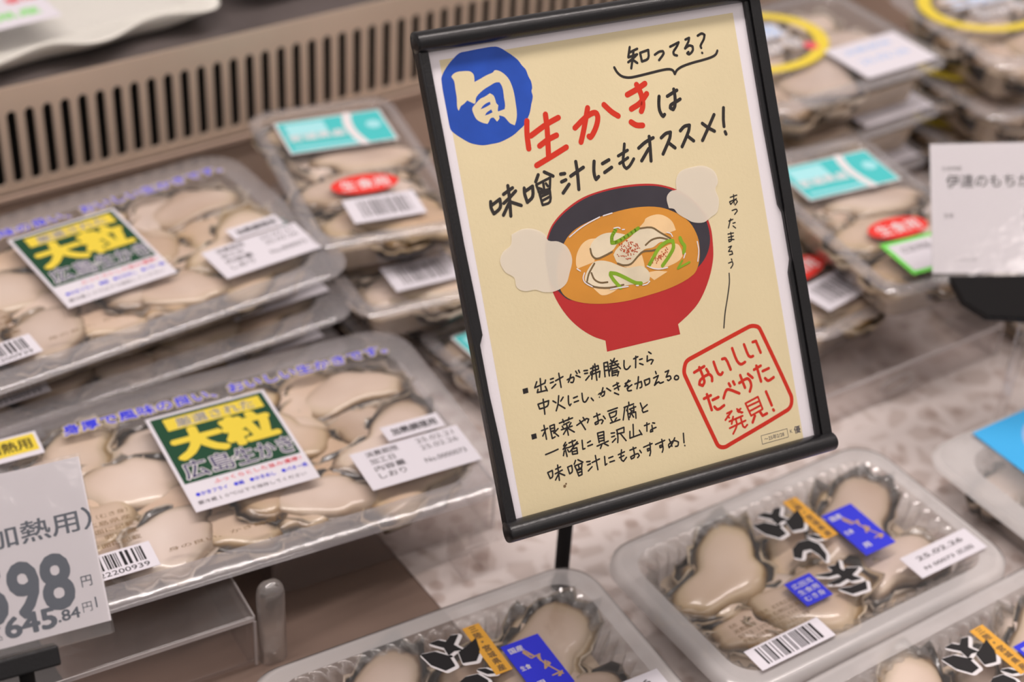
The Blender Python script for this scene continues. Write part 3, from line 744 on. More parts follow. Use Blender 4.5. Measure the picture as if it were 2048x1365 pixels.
# ---------------------------------------------------------------- oysters
def oyster_mesh(seed):
    rnd = random.Random(seed)
    NA, NR = 44, 11
    ph = [rnd.uniform(0, 6.28) for _ in range(6)]
    ex = rnd.uniform(1.35, 1.75)
    k1, k2 = rnd.choice((9, 11, 13)), rnd.choice((17, 19))
    bend = rnd.uniform(-0.35, 0.35)
    vs, rim = [], []

    def pt(rho, a):
        r = 1 + 0.11 * math.sin(2 * a + ph[0]) + 0.12 * math.sin(3 * a + ph[1]) + 0.06 * math.sin(5 * a + ph[2]) + 0.03 * math.sin(8 * a + ph[5])
        fr = max(0.0, (rho - 0.78) / 0.22)
        r *= 1 + fr * (0.06 * math.sin(k1 * a + ph[3]) + 0.035 * math.sin(k2 * a + ph[4]))
        x = ex * r * rho * math.cos(a)
        y = r * rho * math.sin(a) * (1 - 0.22 * math.cos(a))
        y += bend * x * x * 0.35
        d = min(1.0, rho / 0.84)
        z = 0.30 + 0.30 * math.sqrt(max(0.0, 1 - d ** 3.2)) + 0.035 * math.sin(2.6 * x + ph[5]) * (1 - rho) + 0.03 * math.sin(3.3 * y + ph[2]) * (1 - rho)
        if rho > 0.8:
            z = max(z, 0.30) + fr * (0.10 + 0.07 * math.sin(k1 * a + ph[3] + 1.0) + 0.045 * math.sin(k2 * a))
        return x, y, z

    vs.append(pt(0, 0))
    rim.append(0.0)
    rh = [0.18, 0.36, 0.52, 0.64, 0.72, 0.77, 0.80, 0.85, 0.90, 0.95, 1.0]
    for rho in rh:
        for i in range(NA):
            vs.append(pt(rho, 2 * math.pi * i / NA))
            rim.append(rho * 0.92 - 0.02)
    fs = [(0, 1 + i, 1 + (i + 1) % NA) for i in range(NA)]
    for k in range(len(rh) - 1):
        for i in range(NA):
            j = (i + 1) % NA
            fs.append((1 + k * NA + i, 1 + (k + 1) * NA + i, 1 + (k + 1) * NA + j, 1 + k * NA + j))
    # under side
    o = len(vs)
    last = 1 + (len(rh) - 1) * NA
    for i in range(NA):
        x, y, z = vs[last + i]
        vs.append((x * 0.8, y * 0.8, -0.06))
        rim.append(0.8)
    vs.append((0, 0, -0.22))
    rim.append(0.3)
    for i in range(NA):
        j = (i + 1) % NA
        fs.append((last + i, o + i, o + j, last + j))
        fs.append((o + i, o + NA, o + j))
    me = bpy.data.meshes.new('oyster')
    me.from_pydata([(x * 0.01, y * 0.01, z * 0.01) for x, y, z in vs], [], fs)   # half width 10 mm
    me.polygons.foreach_set('use_smooth', [True] * len(me.polygons))
    at = me.attributes.new('rim', 'FLOAT', 'POINT')
    at.data.foreach_set('value', rim)
    me.materials.append(M['oyster'])
    me.update()
    return me


OY = [oyster_mesh(100 + i) for i in range(9)]


def fill(parent, hx, hy, z0, z1, size, seed, level=0.55):
    """lay oysters in two overlapping layers, pressed flat under the film; size = half width in mm"""
    rnd = random.Random(seed)
    H = z1 - z0
    mb = MB()
    mb.loft([rrect(hx - 5, hy - 5, 6, z0), rrect(hx - 1, hy - 1, 8, z0 + H * level)], 'brine', True, True)
    mb.build('brine', parent)

    def put(x, y, top, s, sz, rot, tilt):
        o = bpy.data.objects.new('oyster', rnd.choice(OY))
        COL.objects.link(o)
        o.parent = parent
        o.rotation_euler = (math.radians(rnd.uniform(-tilt, tilt)), math.radians(rnd.uniform(-tilt, tilt)), rot)
        o.scale = (s / 10 * rnd.uniform(0.92, 1.08), s / 10 * rnd.uniform(0.9, 1.1), sz / 10)
        o.location = (x * MM, y * MM, (top - 0.66 * sz) * MM)
    for layer in (0, 1):
        sx, sy = size * 2.05, size * 1.42
        mx, my = size * 1.25, size * 0.92
        nx = max(2, int(round(2 * (hx - mx) / sx)) + 1)
        ny = max(2, int(round(2 * (hy - my) / sy)) + 1)
        order = [(i, j) for j in range(ny) for i in range(nx)]
        for i, j in order:
            off = (0.25 if j % 2 else -0.25) * sx * (1 if nx > 2 else 0.4)
            x = ((i / (nx - 1)) * 2 - 1) * (hx - mx)
            if 0 < i < nx - 1:
                x += off
            y = ((j / (ny - 1)) * 2 - 1) * (hy - my)
            x += rnd.uniform(-0.12, 0.12) * size
            y += rnd.uniform(-0.12, 0.12) * size
            if layer == 1 and (i + j) % 2 == 0:
                continue
            rot = rnd.choice((0, math.pi)) + rnd.uniform(-0.5, 0.5)
            if rnd.random() < 0.3 and 0 < j < ny - 1:
                rot += rnd.choice((-1, 1)) * 0.8
            lift = rnd.uniform(0.0, 0.06) * H
            if layer == 0:
                put(x, y, z1 - 0.16 * H - lift, size, H * 0.85, rot, 4)
            else:
                put(x, y, z1 - lift, size * rnd.uniform(0.98, 1.12), H * 0.8, rot, 5)


# ---------------------------------------------------------------- trays
def tray_loft(mb, hx, hy, h, flange, r, key, lip=2.0, slope=7.0):
    mb.loft([rrect(hx - flange - slope - 6, hy - flange - slope - 6, r * 0.5, 0.6),
             rrect(hx - flange - slope, hy - flange - slope, r * 0.6, 2.5),
             rrect(hx - flange - 2, hy - flange - 2, r * 0.8, h - 2.0),
             rrect(hx - flange, hy - flange, r * 0.85, h)], key, cap0=True)
    mb.loft([rrect(hx - flange, hy - flange, r * 0.85, h),
             rrect(hx - 2, hy - 2, r, h + 0.5),
             rrect(hx, hy, r, h - lip)], 'flange_frost' if key == 'tray_frost' else ('flange_clear' if key == 'tray_clear' else key))


def film_sheet(hx, hy, r, z, bulge, seed, key='film'):
    """a top film with soft puckers near its rim"""
    rnd = random.Random(seed)
    ph = [rnd.uniform(0, 6.28) for _ in range(4)]
    mb = MB()
    loops = []
    base = rrect(hx, hy, r, 0, 9)
    N = len(base)
    for t in (1.0, 0.96, 0.92, 0.86, 0.78, 0.6, 0.35, 0.1):
        lp = []
        for i, (x, y, _) in enumerate(base):
            a = 2 * math.pi * i / N
            u = 1 - (1 - t) * min(hx, hy) / hx
            v = 1 - (1 - t) * min(hx, hy) / hy
            pk = math.exp(-((t - 0.93) / 0.05) ** 2) * 0.5 * (math.sin(7 * a + ph[0]) + math.sin(11 * a + ph[1]) + 0.6 * math.sin(19 * a + ph[2]))
            lp.append((x * u, y * v, z + bulge * (1 - t ** 6) + pk * 0.6))
        loops.append(lp)
    mb.loft(loops, key, cap1=True)
    return mb


def lined_text(mb, lines, x0, y0, w, pitch, h, z, key, seed=0):
    for i, s in enumerate(lines):
        put_text(mb, s, x0, y0 - i * pitch, w, h, z, key)


# --- big green-labelled pack
def make_big_pack():
    t = thing('oyster_pack', '-', 'oyster pack')
    HX, HY, H = 119, 74, 25
    mb = MB(); tray_loft(mb, HX, HY, H, 15, 22, 'tray_clear'); mb.build('tray', t, smooth=True)
    film_sheet(HX - 3, HY - 3, 20, H + 0.8, 1.6, 3).build('film', t, smooth=True)
    fill(t, HX - 19, HY - 19, 1.5, 25.0, 20.0, 11)
    zf = H + 2.7
    mb = MB()
    s = '身厚で風味の良い、おいしい生かきです。'
    put_text(mb, s, 16, 51, 172, 7.8, zf + 0.02, 'pale_yellow', fat=0.10)
    put_text(mb, s, 16, 51, 172, 7.8, zf + 0.12, 'blue_text', fat=0.035)
    mb.build('slogan', t)
    mb = MB(); put_text(mb, '身の良い、かき鍋等に', -22, -50.5, 58, 2.6, zf + 0.1, 'brown_text'); mb.build('fine_print', t)
    # main label
    mb = MB(); mb.box(-31, 31, -31.5, 43.5, zf, zf + 0.25, 'label_white'); lab = mb.build('label', t)
    z = zf + 0.32
    mb = MB()
    mb.rect(0, 15.5, 58.5, 52.5, z, 'label_green')
    mb.rect(1.5, 34.8, 50, 9.6, z + 0.06, 'yellow')
    put_text(mb, '厳選された', 2, 34.8, 40, 7.4, z + 0.12, 'white', fat=0.03)
    put_text(mb, '厳選された', 2, 34.8, 40, 7.4, z + 0.18, 'grey_text', fat=0.0)
    put_text(mb, '大粒', 0.5, 17.5, 50, 21.5, z + 0.14, 'yellow', fat=0.06)
    for lift, key, fat in ((0.14, 'white', 0.052), (0.22, 'navy', 0.008)):
        put_text(mb, '広島', -14.5, -2.0, 24.5, 13.0, z + lift, key, fat=fat)
        put_text(mb, '生かき', 14, -2.0, 29, 12.4, z + lift, key, fat=fat)
    mb.ring(-1.2, -2, 0.9, 1.8, z + 0.2, 'white', 14)
    put_text(mb, 'ふっくらとした旨み濃厚！', 6, -14.2, 44, 3.2, z + 0.06, 'red_text', fat=0.01)
    put_text(mb, '●かきフライ　●鍋　●かきめし　●バター焼', 1, -20.0, 56, 3.0, z + 0.06, 'blue_text', fat=0.02)
    put_text(mb, '要冷蔵１０℃以下で保存してください', -1, -26.0, 54, 2.8, z + 0.06, 'grey_text')
    mb.build('lettering', lab)
    # date label
    mb = MB(); mb.box(50, 108, -51, -22, zf, zf + 0.25, 'label_white'); lab = mb.build('label', t)
    mb = MB()
    for i, (s_, w_) in enumerate((('消費期限', 17), ('加工日', 13), ('内容量', 16), ('しおり', 14))):
        put_text(mb, s_, 57 + w_ / 2, -26 - i * 5.6, w_, 4.0, z, 'grey_text', fat=0.012)
    put_text(mb, '25.02.21', 94, -26, 20, 3.4, z, 'grey_text')
    put_text(mb, '25.02.26', 94, -31.5, 20, 3.4, z, 'grey_text')
    put_text(mb, 'No.0000073', 93, -41, 22, 3.4, z, 'grey_text', fat=0.01)
    mb.build('lettering', lab)
    mb = MB(); mb.box(72, 103, -20.5, -9, zf, zf + 0.25, 'label_white'); lab = mb.build('label', t)
    mb = MB(); put_text(mb, '加熱調理用', 88, -14.8, 24, 5.2, z, 'print_black', fat=0.03); mb.build('lettering', lab)
    # barcode label with print block above
    mb = MB(); mb.box(-103, -57, -58, -41, zf, zf + 0.25, 'label_white'); lab = mb.build('label', t)
    mb = MB(); barcode(mb, -80, -47.4, 40, 9.6, z, 'print_black', 7)
    put_text(mb, '4901122200939', -80, -55, 38, 3.0, z, 'print_black')
    mb.build('lettering', lab)
    mb = MB()
    lined_text(mb, ('名称　生かき（むき身）', '原産地　広島県産', '内容量　表面に記載', '保存方法　要冷蔵', '加工者　表面に記載'), -80, -16, 42, 5.0, 3.2, zf + 0.05, 'brown_text')
    mb.build('fine_print', t)
    mb = MB(); mb.box(-112, -82, 39, 57, zf, zf + 0.25, 'label_white'); lab = mb.build('label', t)
    mb = MB(); mb.rect(-97, 49, 27, 13, z, 'yellow'); put_text(mb, '加熱用', -97, 49, 22, 8, z + 0.06, 'print_black', fat=0.02); mb.build('lettering', lab)
    return t


big = make_big_pack()
BIG_GROUP = 'green-labelled oyster packs'


def place(o, loc, rz, label, group):
    o.location = Vector(loc) * MM
    o.rotation_euler = (0, 0, math.radians(rz))
    o['label'] = label
    o['group'] = group
    return o


place(big, (28, -45, 32.1), -6, 'green-labelled oyster pack in front, beside the white 598 yen price card', BIG_GROUP)
place(copy_tree(big), (24, 108, 57), 3, 'green-labelled oyster pack on top of the stack under the slotted grille', BIG_GROUP)
place(copy_tree(big), (29, 110, 28.5), 1, 'oyster pack directly under the topmost green-labelled pack by the grille', BIG_GROUP)
place(copy_tree(big), (25, 110, 0), 0, 'lowest oyster pack of the stack under the slotted grille', BIG_GROUP)


# --- small teal-labelled pack
def make_small_pack():
    t = thing('oyster_pouch', '-', 'oyster pack')
    HX, HY, H = 46, 78, 27
    mb = MB(); tray_loft(mb, HX, HY, H, 7, 14, 'tray_clear', slope=4); mb.build('tray', t, smooth=True)
    film_sheet(HX - 2, HY - 2, 13, H + 0.6, 1.2, 5).build('film', t, smooth=True)
    fill(t, HX - 8, HY - 9, 1.2, 27.2, 21.5, 23)
    zf = H + 2.0
    z = zf + 0.3
    mb = MB(); mb.box(-33, 33, 19, 57, zf, zf + 0.25, 'white'); lab = mb.build('label', t)
    mb = MB()
    mb.rect(0, 38, 63.5, 35.5, z, 'teal')
    mb.rect(-16, 46, 24, 13, z + 0.06, 'teal_pale')
    pts = [(14 + 5 * math.sin(k / 8 * 2.4 + 0.3) * -1, 20.5 + 35 * k / 8) for k in range(9)]
    mb.stroke(pts, 5.5, z + 0.08, 'white')
    put_text(mb, '宮城県産', -12, 36, 34, 8, z + 0.1, 'white', fat=0.03)
    mb.disc(24, 40, 4.6, z + 0.1, 'teal_pale', 20)
    mb.stroke([(-28, 25), (8, 23.5)], 2.4, z + 0.1, 'teal_pale')
    mb.build('lettering', lab)
    mb = MB()
    zo = zf
    lp = [(-2 + 20 * math.cos(2 * math.pi * i / 28), -24 + 10 * math.sin(2 * math.pi * i / 28)) for i in range(28)]
    mb.loft([[(x, y, zo) for x, y in lp], [(x, y, zo + 0.25) for x, y in lp]], 'oval_red', True, True)
    lab = mb.build('sticker', t)
    mb = MB(); put_text(mb, '生食用', -2, -24, 28, 10, z, 'white', fat=0.02); mb.build('lettering', lab)
    mb = MB(); mb.box(-20, 22, -63, -38, zf, zf + 0.25, 'label_white'); lab = mb.build('label', t)
    mb = MB(); barcode(mb, 2, -50, 30, 17, z, 'grey_text', 19, 18); mb.build('lettering', lab)
    return t


small = make_small_pack()
SM = 'teal-labelled oyster packs'
place(small, (191, 126, 60), -12, 'teal-labelled oyster pack atop the stack just left of the recipe sign', SM)
place(copy_tree(small), (195, 98, 30), -7, 'lower teal-labelled pack whose red oval shows beneath the stack top left of the sign', SM)
place(copy_tree(small), (196, 122, 0), 0, 'bottom oyster pack of the teal-labelled stack left of the sign', SM)
place(copy_tree(small), (228, -34, 0), 2, 'oyster pack half hidden behind the recipe sign, teal corner peeking out', SM)
topc = place(copy_tree(small), (436, -52, 54), -7, 'teal-labelled oyster pack with lime-edged label left of the far price card', SM)
place(copy_tree(small), (384, -24, 24), 8, 'oyster pack with bare white label tucked under the teal one right of the sign', SM)
# the lime-edged sticker is only on the pack right of the sign
mb = MB()
mb.box(-24, 32, -68, -36, 29.6, 29.8, 'lime')
lab = mb.build('sticker', topc)
lab['label'] = 'lime-edged white price sticker'
mb = MB(); mb.rect(4, -52, 50, 26, 29.86, 'label_white'); put_text(mb, '広田湾産　生かき', 4, -46, 40, 6, 29.92, 'grey_text'); mb.build('lettering', lab)


# --- yellow-ringed tray
def make_ring_pack():
    t = thing('oyster_tray', '-', 'oyster pack')
    HX, HY, H = 78, 62, 33
    mb = MB(); tray_loft(mb, HX, HY, H, 10, 18, 'tray_clear'); mb.build('tray', t, smooth=True)
    film_sheet(HX - 2, HY - 2, 16, H + 0.6, 1.4, 8).build('film', t, smooth=True)
    fill(t, HX - 12, HY - 12, 1.5, 33, 22, 37)
    zf = H + 2.4
    z = zf + 0.3
    mb = MB()
    mb.ring(-24, 16, 40, 50, zf + 0.05, 'yellow', 48, 0.80)
    put_text(mb, '三陸産', -24, 25, 50, 17, zf + 0.08, 'white', fat=0.09)
    put_text(mb, '三陸産', -24, 25, 50, 17, zf + 0.16, 'sky_pale', fat=0.0)
    put_text(mb, '生かき', -20, 6, 44, 14, zf + 0.08, 'white', fat=0.08)
    put_text(mb, '生かき', -20, 6, 44, 14, zf + 0.16, 'grey_text', fat=0.0)
    mb.disc(4, -4, 5, zf + 0.1, 'red_text', 16)
    mb.build('ring_print', t)
    mb = MB(); mb.box(6, 66, -56, -14, zf, zf + 0.25, 'label_white'); lab = mb.build('label', t)
    mb = MB(); put_text(mb, '消費期限', 34, -24, 40, 6, z, 'sky_pale'); put_text(mb, '25.02.26', 36, -38, 40, 6, z, 'sky_pale'); mb.build('lettering', lab)
    return t


ringp = make_ring_pack()
RG = 'yellow-ringed oyster trays'
place(ringp, (500, 92, 72), 0, 'oyster tray with a yellow ring print and white label right of the sign top', RG)
place(copy_tree(ringp), (505, 91, 36), 1, 'middle tray beneath the topmost yellow-ringed oyster tray', RG)
place(copy_tree(ringp), (502, 92, 0), 0, 'lowest tray beneath the topmost yellow-ringed oyster tray', RG)
place(copy_tree(ringp), (572, -92, 36), -3, 'yellow-ringed oyster tray mostly hidden behind the far price card', RG)
place(copy_tree(ringp), (570, -90, 0), 0, 'oyster tray underneath the one behind the far price card', RG)
place(copy_tree(ringp), (676, 62, 72), -4, 'oyster tray cut off by the top right corner of the picture', RG)
place(copy_tree(ringp), (674, 64, 36), 0, 'second oyster tray down in the stack at the far right', RG)
place(copy_tree(ringp), (674, 64, 0), 0, 'bottom oyster tray of the stack at the far right', RG)


# --- fluted trays with black brush lettering
BRUSH = {
    'raw': [[(-1, .55), (-.55, .45), (-.22, .0), (-.25, -.55), (-.6, -.6), (-.9, -.1)],
            [(1, .42), (.55, .15), (.18, .0), (.08, -.55), (.5, -.68), (.85, -.25)],
            [(-.5, .95), (-.2, .95), (0, .72), (.28, .95), (.5, .88), (.15, .48), (.3, .1), (.05, .18), (-.18, .08), (-.16, .5)]],
    'ka': [[(-1, .1), (-.7, .5), (-.2, .7), (.3, .62), (.5, .2), (.35, -.45), (.05, -.75), (.1, -.3), (.0, .15), (-.4, .25), (-.8, -.1)],
           [(.45, .85), (.75, .75), (1, .4), (.7, .5)]],
    'ki': [[(-.9, .75), (-.2, .55), (.5, .95), (.1, .35), (-.5, .45)],
           [(-.8, .1), (-.1, .1), (.5, .45), (.95, .2), (.3, -.02), (-.4, -.1)],
           [(-.1, .9), (.2, .8), (.35, .1), (.6, -.35), (.2, -.25), (0, .2)],
           [(-.6, -.35), (-.1, -.55), (.65, -.6), (.4, -.95), (-.3, -.85)]],
}


def brush(mb, cx, cy, w, h, z):
    hgt = h / 3
    for i, k in enumerate(('raw', 'ka', 'ki')):
        yy = cy + h / 2 - hgt * (i + 0.5)
        ww = w * (1.0, 0.8, 0.85)[i]
        for pl in BRUSH[k]:
            pts = [(cx + x * ww / 2, yy + y * hgt * 0.50) for x, y in pl]
            for q in range(len(pts)):
                mb.stroke([(pts[q][0] + 0.5, pts[q][1] - 0.8), (pts[(q + 1) % len(pts)][0] + 0.5, pts[(q + 1) % len(pts)][1] - 0.8)], 2.8, z, 'white', 7)
                mb.stroke([pts[q], pts[(q + 1) % len(pts)]], 0.8, z + 0.08, 'print_black', 7)
            mb.poly(pts, z + 0.16, 'print_black')


def make_fluted_tray():
    t = thing('oyster_tray', '-', 'oyster pack')
    HX, HY, H = 88, 56, 29
    mb = MB()
    n = 260
    def wave(lp, amp):
        c = []
        for i, p in enumerate(lp):
            q = lp[(i + 1) % n]
            p_ = lp[i - 1]
            tx, ty = q[0] - p_[0], q[1] - p_[1]
            L = math.hypot(tx, ty)
            s = math.tanh(2.2 * math.sin(i * 2 * math.pi / n * 62)) * amp
            c.append((p[0] + ty / L * s, p[1] - tx / L * s, p[2]))
        return c
    FL = 12
    ls = [wave(resample(rrect(HX - FL - 14, HY - FL - 10, 8, 0.6), n), 0),
          wave(resample(rrect(HX - FL - 8, HY - FL - 6, 10, 2.5), n), 0.6),
          wave(resample(rrect(HX - FL - 5, HY - FL - 4, 12, 10), n), 2.6),
          wave(resample(rrect(HX - FL - 3, HY - FL - 3, 14, H - 5), n), 2.6),
          wave(resample(rrect(HX - FL, HY - FL, 14, H - 1), n), 0.2),
          resample(rrect(HX - FL + 2, HY - FL + 2, 15, H), n),
          resample(rrect(HX - 3, HY - 3, 17, H + 0.4), n),
          resample(rrect(HX, HY, 18, H - 1), n),
          resample(rrect(HX + 0.5, HY + 0.5, 18, H - 6), n)]
    mb.loft([[tuple(p) for p in l] for l in ls[:6]], 'tray_rib', cap0=True)
    mb.loft([[tuple(p) for p in l] for l in ls[5:]], 'flange_frost')
    mb.build('tray', t, smooth=True)
    film_sheet(HX - 4, HY - 4, 16, H + 0.9, 0.8, 12).build('film', t, smooth=True)
    fill(t, HX - FL - 8, HY - FL - 7, 1.5, 29.8, 23.0, 53, 0.5)
    zf = H + 2.1
    z = zf + 0.3
    mb = MB(); brush(mb, 3, 2, 27, 68, zf + 0.02); mb.build('brush_lettering', t)
    mb = MB(); mb.box(13.5, 22, 5, 37, zf, zf + 0.2, 'orange'); lab = mb.build('label', t)
    mb = MB(); 
    for i, s in enumerate('三陸・宮城県産'):
        put_text(mb, s, 17.8, 34.4 - i * 4.4, (3.6 if s != '・' else 1), None, z, 'brown_text', fat=0.03)
    mb.build('lettering', lab)
    mb = MB(); mb.box(23.5, 43, -14, 19, zf, zf + 0.2, 'royal'); lab = mb.build('label', t)
    mb = MB()
    put_text(mb, '国産', 29, 14.5, 7, 3.4, z, 'white', fat=0.02)
    put_text(mb, '生食', 27.5, 3, 5, 3, z, 'white', fat=0.02)
    put_text(mb, '用', 29, -8.5, 4, 3.4, z, 'white', fat=0.02)
    rnd = random.Random(3)
    p = [(32, 10)]
    for i in range(26):
        p.append((33 + 7 * (i / 26) + rnd.uniform(-3, 3), 12 - 23 * (i / 26) + rnd.uniform(-3.0, 3.0)))
    mb.stroke(p, 0.8, z, 'gold', 6)
    mb.build('lettering', lab)
    mb = MB(); mb.box(-25, -9, -26, -9, zf, zf + 0.2, 'royal'); lab = mb.build('label', t)
    mb = MB(); lined_text(mb, ('広田湾', '生食用', 'むき身'), -17, -13, 12, 4.6, 3.4, z, 'white'); mb.build('lettering', lab)
    mb = MB()
    lined_text(mb, ('名称　生かき　原産地　岩手県広田湾', '消費期限　枠外右側に記載', '保存方法　１０℃以下で保存してください', '使用上の注意　生で召し上がれます', '開封後はお早めにお召し上がりください'), -46, -18, 40, 3.6, 2.6, zf + 0.05, 'brown_text')
    mb.build('fine_print', t)
    mb = MB(); mb.box(-70, -26, -47, -33.5, zf, zf + 0.2, 'label_white'); lab = mb.build('label', t)
    mb = MB(); barcode(mb, -48, -40, 34, 10.5, z, 'print_black', 5, 22); mb.build('lettering', lab)
    mb = MB(); mb.box(36, 80, -40, -24, zf, zf + 0.2, 'label_white'); lab = mb.build('label', t)
    mb = MB(); put_text(mb, '25.02.26', 58, -29, 30, 2.8, z, 'grey_text', fat=0.02); put_text(mb, 'N 00073 広田', 58, -35.5, 32, 2.8, z, 'grey_text', fat=0.02); mb.build('lettering', lab)
    return t


flt = make_fluted_tray()
FG = 'fluted oyster trays with black brush lettering'
place(flt, (248, -221, 1), 0, 'fluted oyster tray with black brush lettering right below the recipe sign', FG)
place(copy_tree(flt), (60, -212, 0), -4, 'fluted oyster tray with brush lettering cut off at the bottom centre', FG)
place(copy_tree(flt), (266, -335, 0), 1, 'fluted oyster tray with brush lettering in the bottom right corner', FG)


# --- frosted tray with a sky-blue sticker at the right edge
t = thing('frosted_tray', 'frosted tray with a sky-blue sticker and white disc at the right edge', 'oyster pack', (428, -252, 0), 0)
mb = MB(); tray_loft(mb, 80, 62, 34, 16, 20, 'tray_frost'); mb.build('tray', t, smooth=True)
film_sheet(77, 59, 18, 34.8, 1.2, 4, 'tray_frost').build('lid', t, smooth=True)
fill(t, 60, 42, 1.5, 30, 18, 77)
mb = MB(); mb.box(-46, 30, 5, 56, 36.6, 36.9, 'sky'); lab = mb.build('sticker', t)
mb = MB()
mb.disc(-6, 24, 25, 36.98, 'sky_pale', 40)
mb.disc(-6, 24, 21, 37.06, 'white', 40)
put_text(mb, '鮮度', -6, 26, 22, 10, 37.12, 'royal', fat=0.01)
mb.build('lettering', lab)


# ---------------------------------------------------------------- acrylic stands
def acrylic_riser(name, label, x0, x1, y0, y1, h, rz, notch=None):
    cx, cy = (x0 + x1) / 2, (y0 + y1) / 2
    t = thing(name, label, 'acrylic stand', (cx, cy, 0), rz)
    hx, hy = (x1 - x0) / 2, (y1 - y0) / 2
    mb = MB(); mb.box(-hx, hx, -hy, hy, h - 3, h, 'acrylic'); mb.build('top_panel', t, bevel=0.8)
    mb = MB(); mb.box(-hx, hx, -hy - 0.1, -hy + 3, 0.9, h - 3.1, 'acrylic'); mb.build('front_panel', t, bevel=0.8)
    for e in ((-hx, hx, -hy - 0.9, -hy - 0.15, h - 2.6, h - 0.4), (hx + 0.05, hx + 0.8, -hy, hy, h - 2.6, h - 0.4), (hx - 0.4, hx + 0.9, -hy - 1.0, -hy - 0.15, 1, h - 3)):
        mb = MB(); mb.box(*e, 'acrylic_edge'); mb.build('polished_edge', t)
    mb = MB(); mb.box(-hx, -hx + 3, -hy + 3.2, hy, 0.9, h - 3.1, 'acrylic'); mb.build('side_panel', t, bevel=0.8)
    mb = MB(); mb.box(hx - 3, hx, -hy + 3.2, hy, 0.9, h - 3.1, 'acrylic'); mb.build('side_panel', t, bevel=0.8)
    return t


ra = acrylic_riser('acrylic_riser', 'clear acrylic riser with a round-topped tab below the front oyster pack', -118, 4, -116, 18, 32, -5)
mb = MB()
lp = []
for z_, r_ in ((-28, 1), (10, 1), (14, 0.97), (17, 0.85), (19, 0.6), (20, 0.2)):
    lp.append([(x * r_, y * r_, z_) for x, y, _ in rrect(6.8, 4.6, 4.4, 0)])
mb.loft(lp, 'tray_rib', True, True)
tab = mb.build('tab', ra, smooth=True)
tab.location = (70 * MM, -66 * MM, 29 * MM)
rb = acrylic_riser('acrylic_riser', 'low clear acrylic riser under the right end of the front oyster pack', 30, 150, -92, 18, 32, -5)
mb = MB(); mb.box(28, 62, -84, -66.3, 20, 22.5, 'acrylic'); mb.box(28, 31, -84, -66.3, 2, 20, 'acrylic'); mb.box(40, 43, -84, -66.3, 2, 20, 'acrylic'); mb.build('bracket', rb, bevel=0.8)
rc = acrylic_riser('acrylic_riser', 'clear acrylic riser under the teal-labelled packs right of the sign', 346, 488, -120, 0, 24, 0)
mb = MB()
lp = []
for k in range(28):
    a = 2 * math.pi * k / 28
    lp.append((math.cos(a), math.sin(a)))
mb.loft([[(-12 + x * 14, -60.4, 11 + y * 6.5) for x, y in lp], [(-12 + x * 12.5, -62.4, 11 + y * 5.2) for x, y in lp], [(-12 + x * 11, -60.4, 11 + y * 4) for x, y in lp]], 'tray_frost')
mb.build('embossed_oval', rc, smooth=True)


# ---------------------------------------------------------------- recipe sign
SX = Vector((0.993, -0.1162, -0.0229)).normalized()
SYD = Vector((-0.0816, -0.5303, -0.8439))
SYD = (SYD - SX * SX.dot(SYD)).normalized()
SUP = -SYD
SN = SX.cross(SUP).normalized()
SK = 0.93                     # drawing units of the sign to mm
SO = Vector((81.47, -119.25, 298.08))
sign = thing('recipe_sign', 'cream recipe sign with a red soup bowl in a black clip frame on a pole', 'sign')
frame = bpy.data.objects.new('poster_frame', None)
mw = Matrix.Identity(4)
for i in range(3):
    mw[i][0], mw[i][1], mw[i][2] = SX[i], SUP[i], SN[i]
mw.translation = SO * MM
sign.matrix_world = mw
bpy.data.objects.remove(frame)


def S(u, v):
    return (u * SK, -v * SK)


def sbar(name, v0, mat='black_plastic'):
    mb = MB()
    n = 26
    prof = []
    for i in range(n):
        a = 2 * math.pi * i / n
        c, s = math.cos(a), math.sin(a)
        prof.append((s * 4.7 * SK, c * (6.4 if c > 0 else 3.2) * SK))
    xs = [(-2.6, 0.90), (-2.2, 0.98), (-1.6, 1.0), (169.2, 1.0), (169.8, 0.98), (170.2, 0.90)]
    mb.loft([[(x * SK, -v0 * SK + p[0] * k, p[1] * k) for p in prof] for x, k in xs], mat, True, True)
    return mb.build(name, sign, smooth=True)


for nm, v0 in (('top_bar', -3.0), ('bottom_bar', 210.6)):
    o = sbar(nm, v0)
    e = o.modifiers.new('edge', 'EDGE_SPLIT')
    e.split_angle = math.radians(50)
# side rails: each with a notch cut in its inner edge
for side in (0, 1):
    mb = MB()
    if side == 0:
        pr = [(-2.2, 0), (3.0, 0), (3.0, 84), (3.4, 105), (3.6, 124), (1.6, 128), (1.6, 150), (2.4, 170), (3.2, 208), (-2.2, 208)]
    else:
        pr = [(170.0, 0), (162.2, 0), (162.0, 60), (162.6, 96), (164.2, 100), (164.2, 122), (162.2, 128), (161.8, 208), (170.0, 208)]
    lo = [S(*p) for p in pr]
    mb.loft([[(x, y, -3.0) for x, y in lo], [(x, y, 1.0) for x, y in lo]], 'black_plastic', True, True)
    mb.build('side_rail', sign, bevel=0.3)
    mb = MB()
    x0, x1 = ((-2.2, -0.9) if side == 0 else (164.6, 170.0))
    mb.box(x0 * SK, x1 * SK, -208 * SK, 0, 1.02, 2.2, 'black_plastic')
    mb.build('rail_lip', sign, bevel=0.3)
mb = MB(); mb.box(-1 * SK, 169 * SK, -208 * SK, 0, -2.6, -1.2, 'black_matt'); mb.build('backing_board', sign)
mb = MB()
mb.box(0.5 * SK, 166.5 * SK, -208.5 * SK, 0.5, -1.1, -0.7, 'paper')
poster = mb.build('poster', sign)
mb = MB()
mb.poly([S(8.0, 5.6), S(6.8, 207), S(155.6, 207), S(156.2, 5.6)][::-1][::-1], -0.66, 'cream')
ob = mb.build('printed_ground', poster)
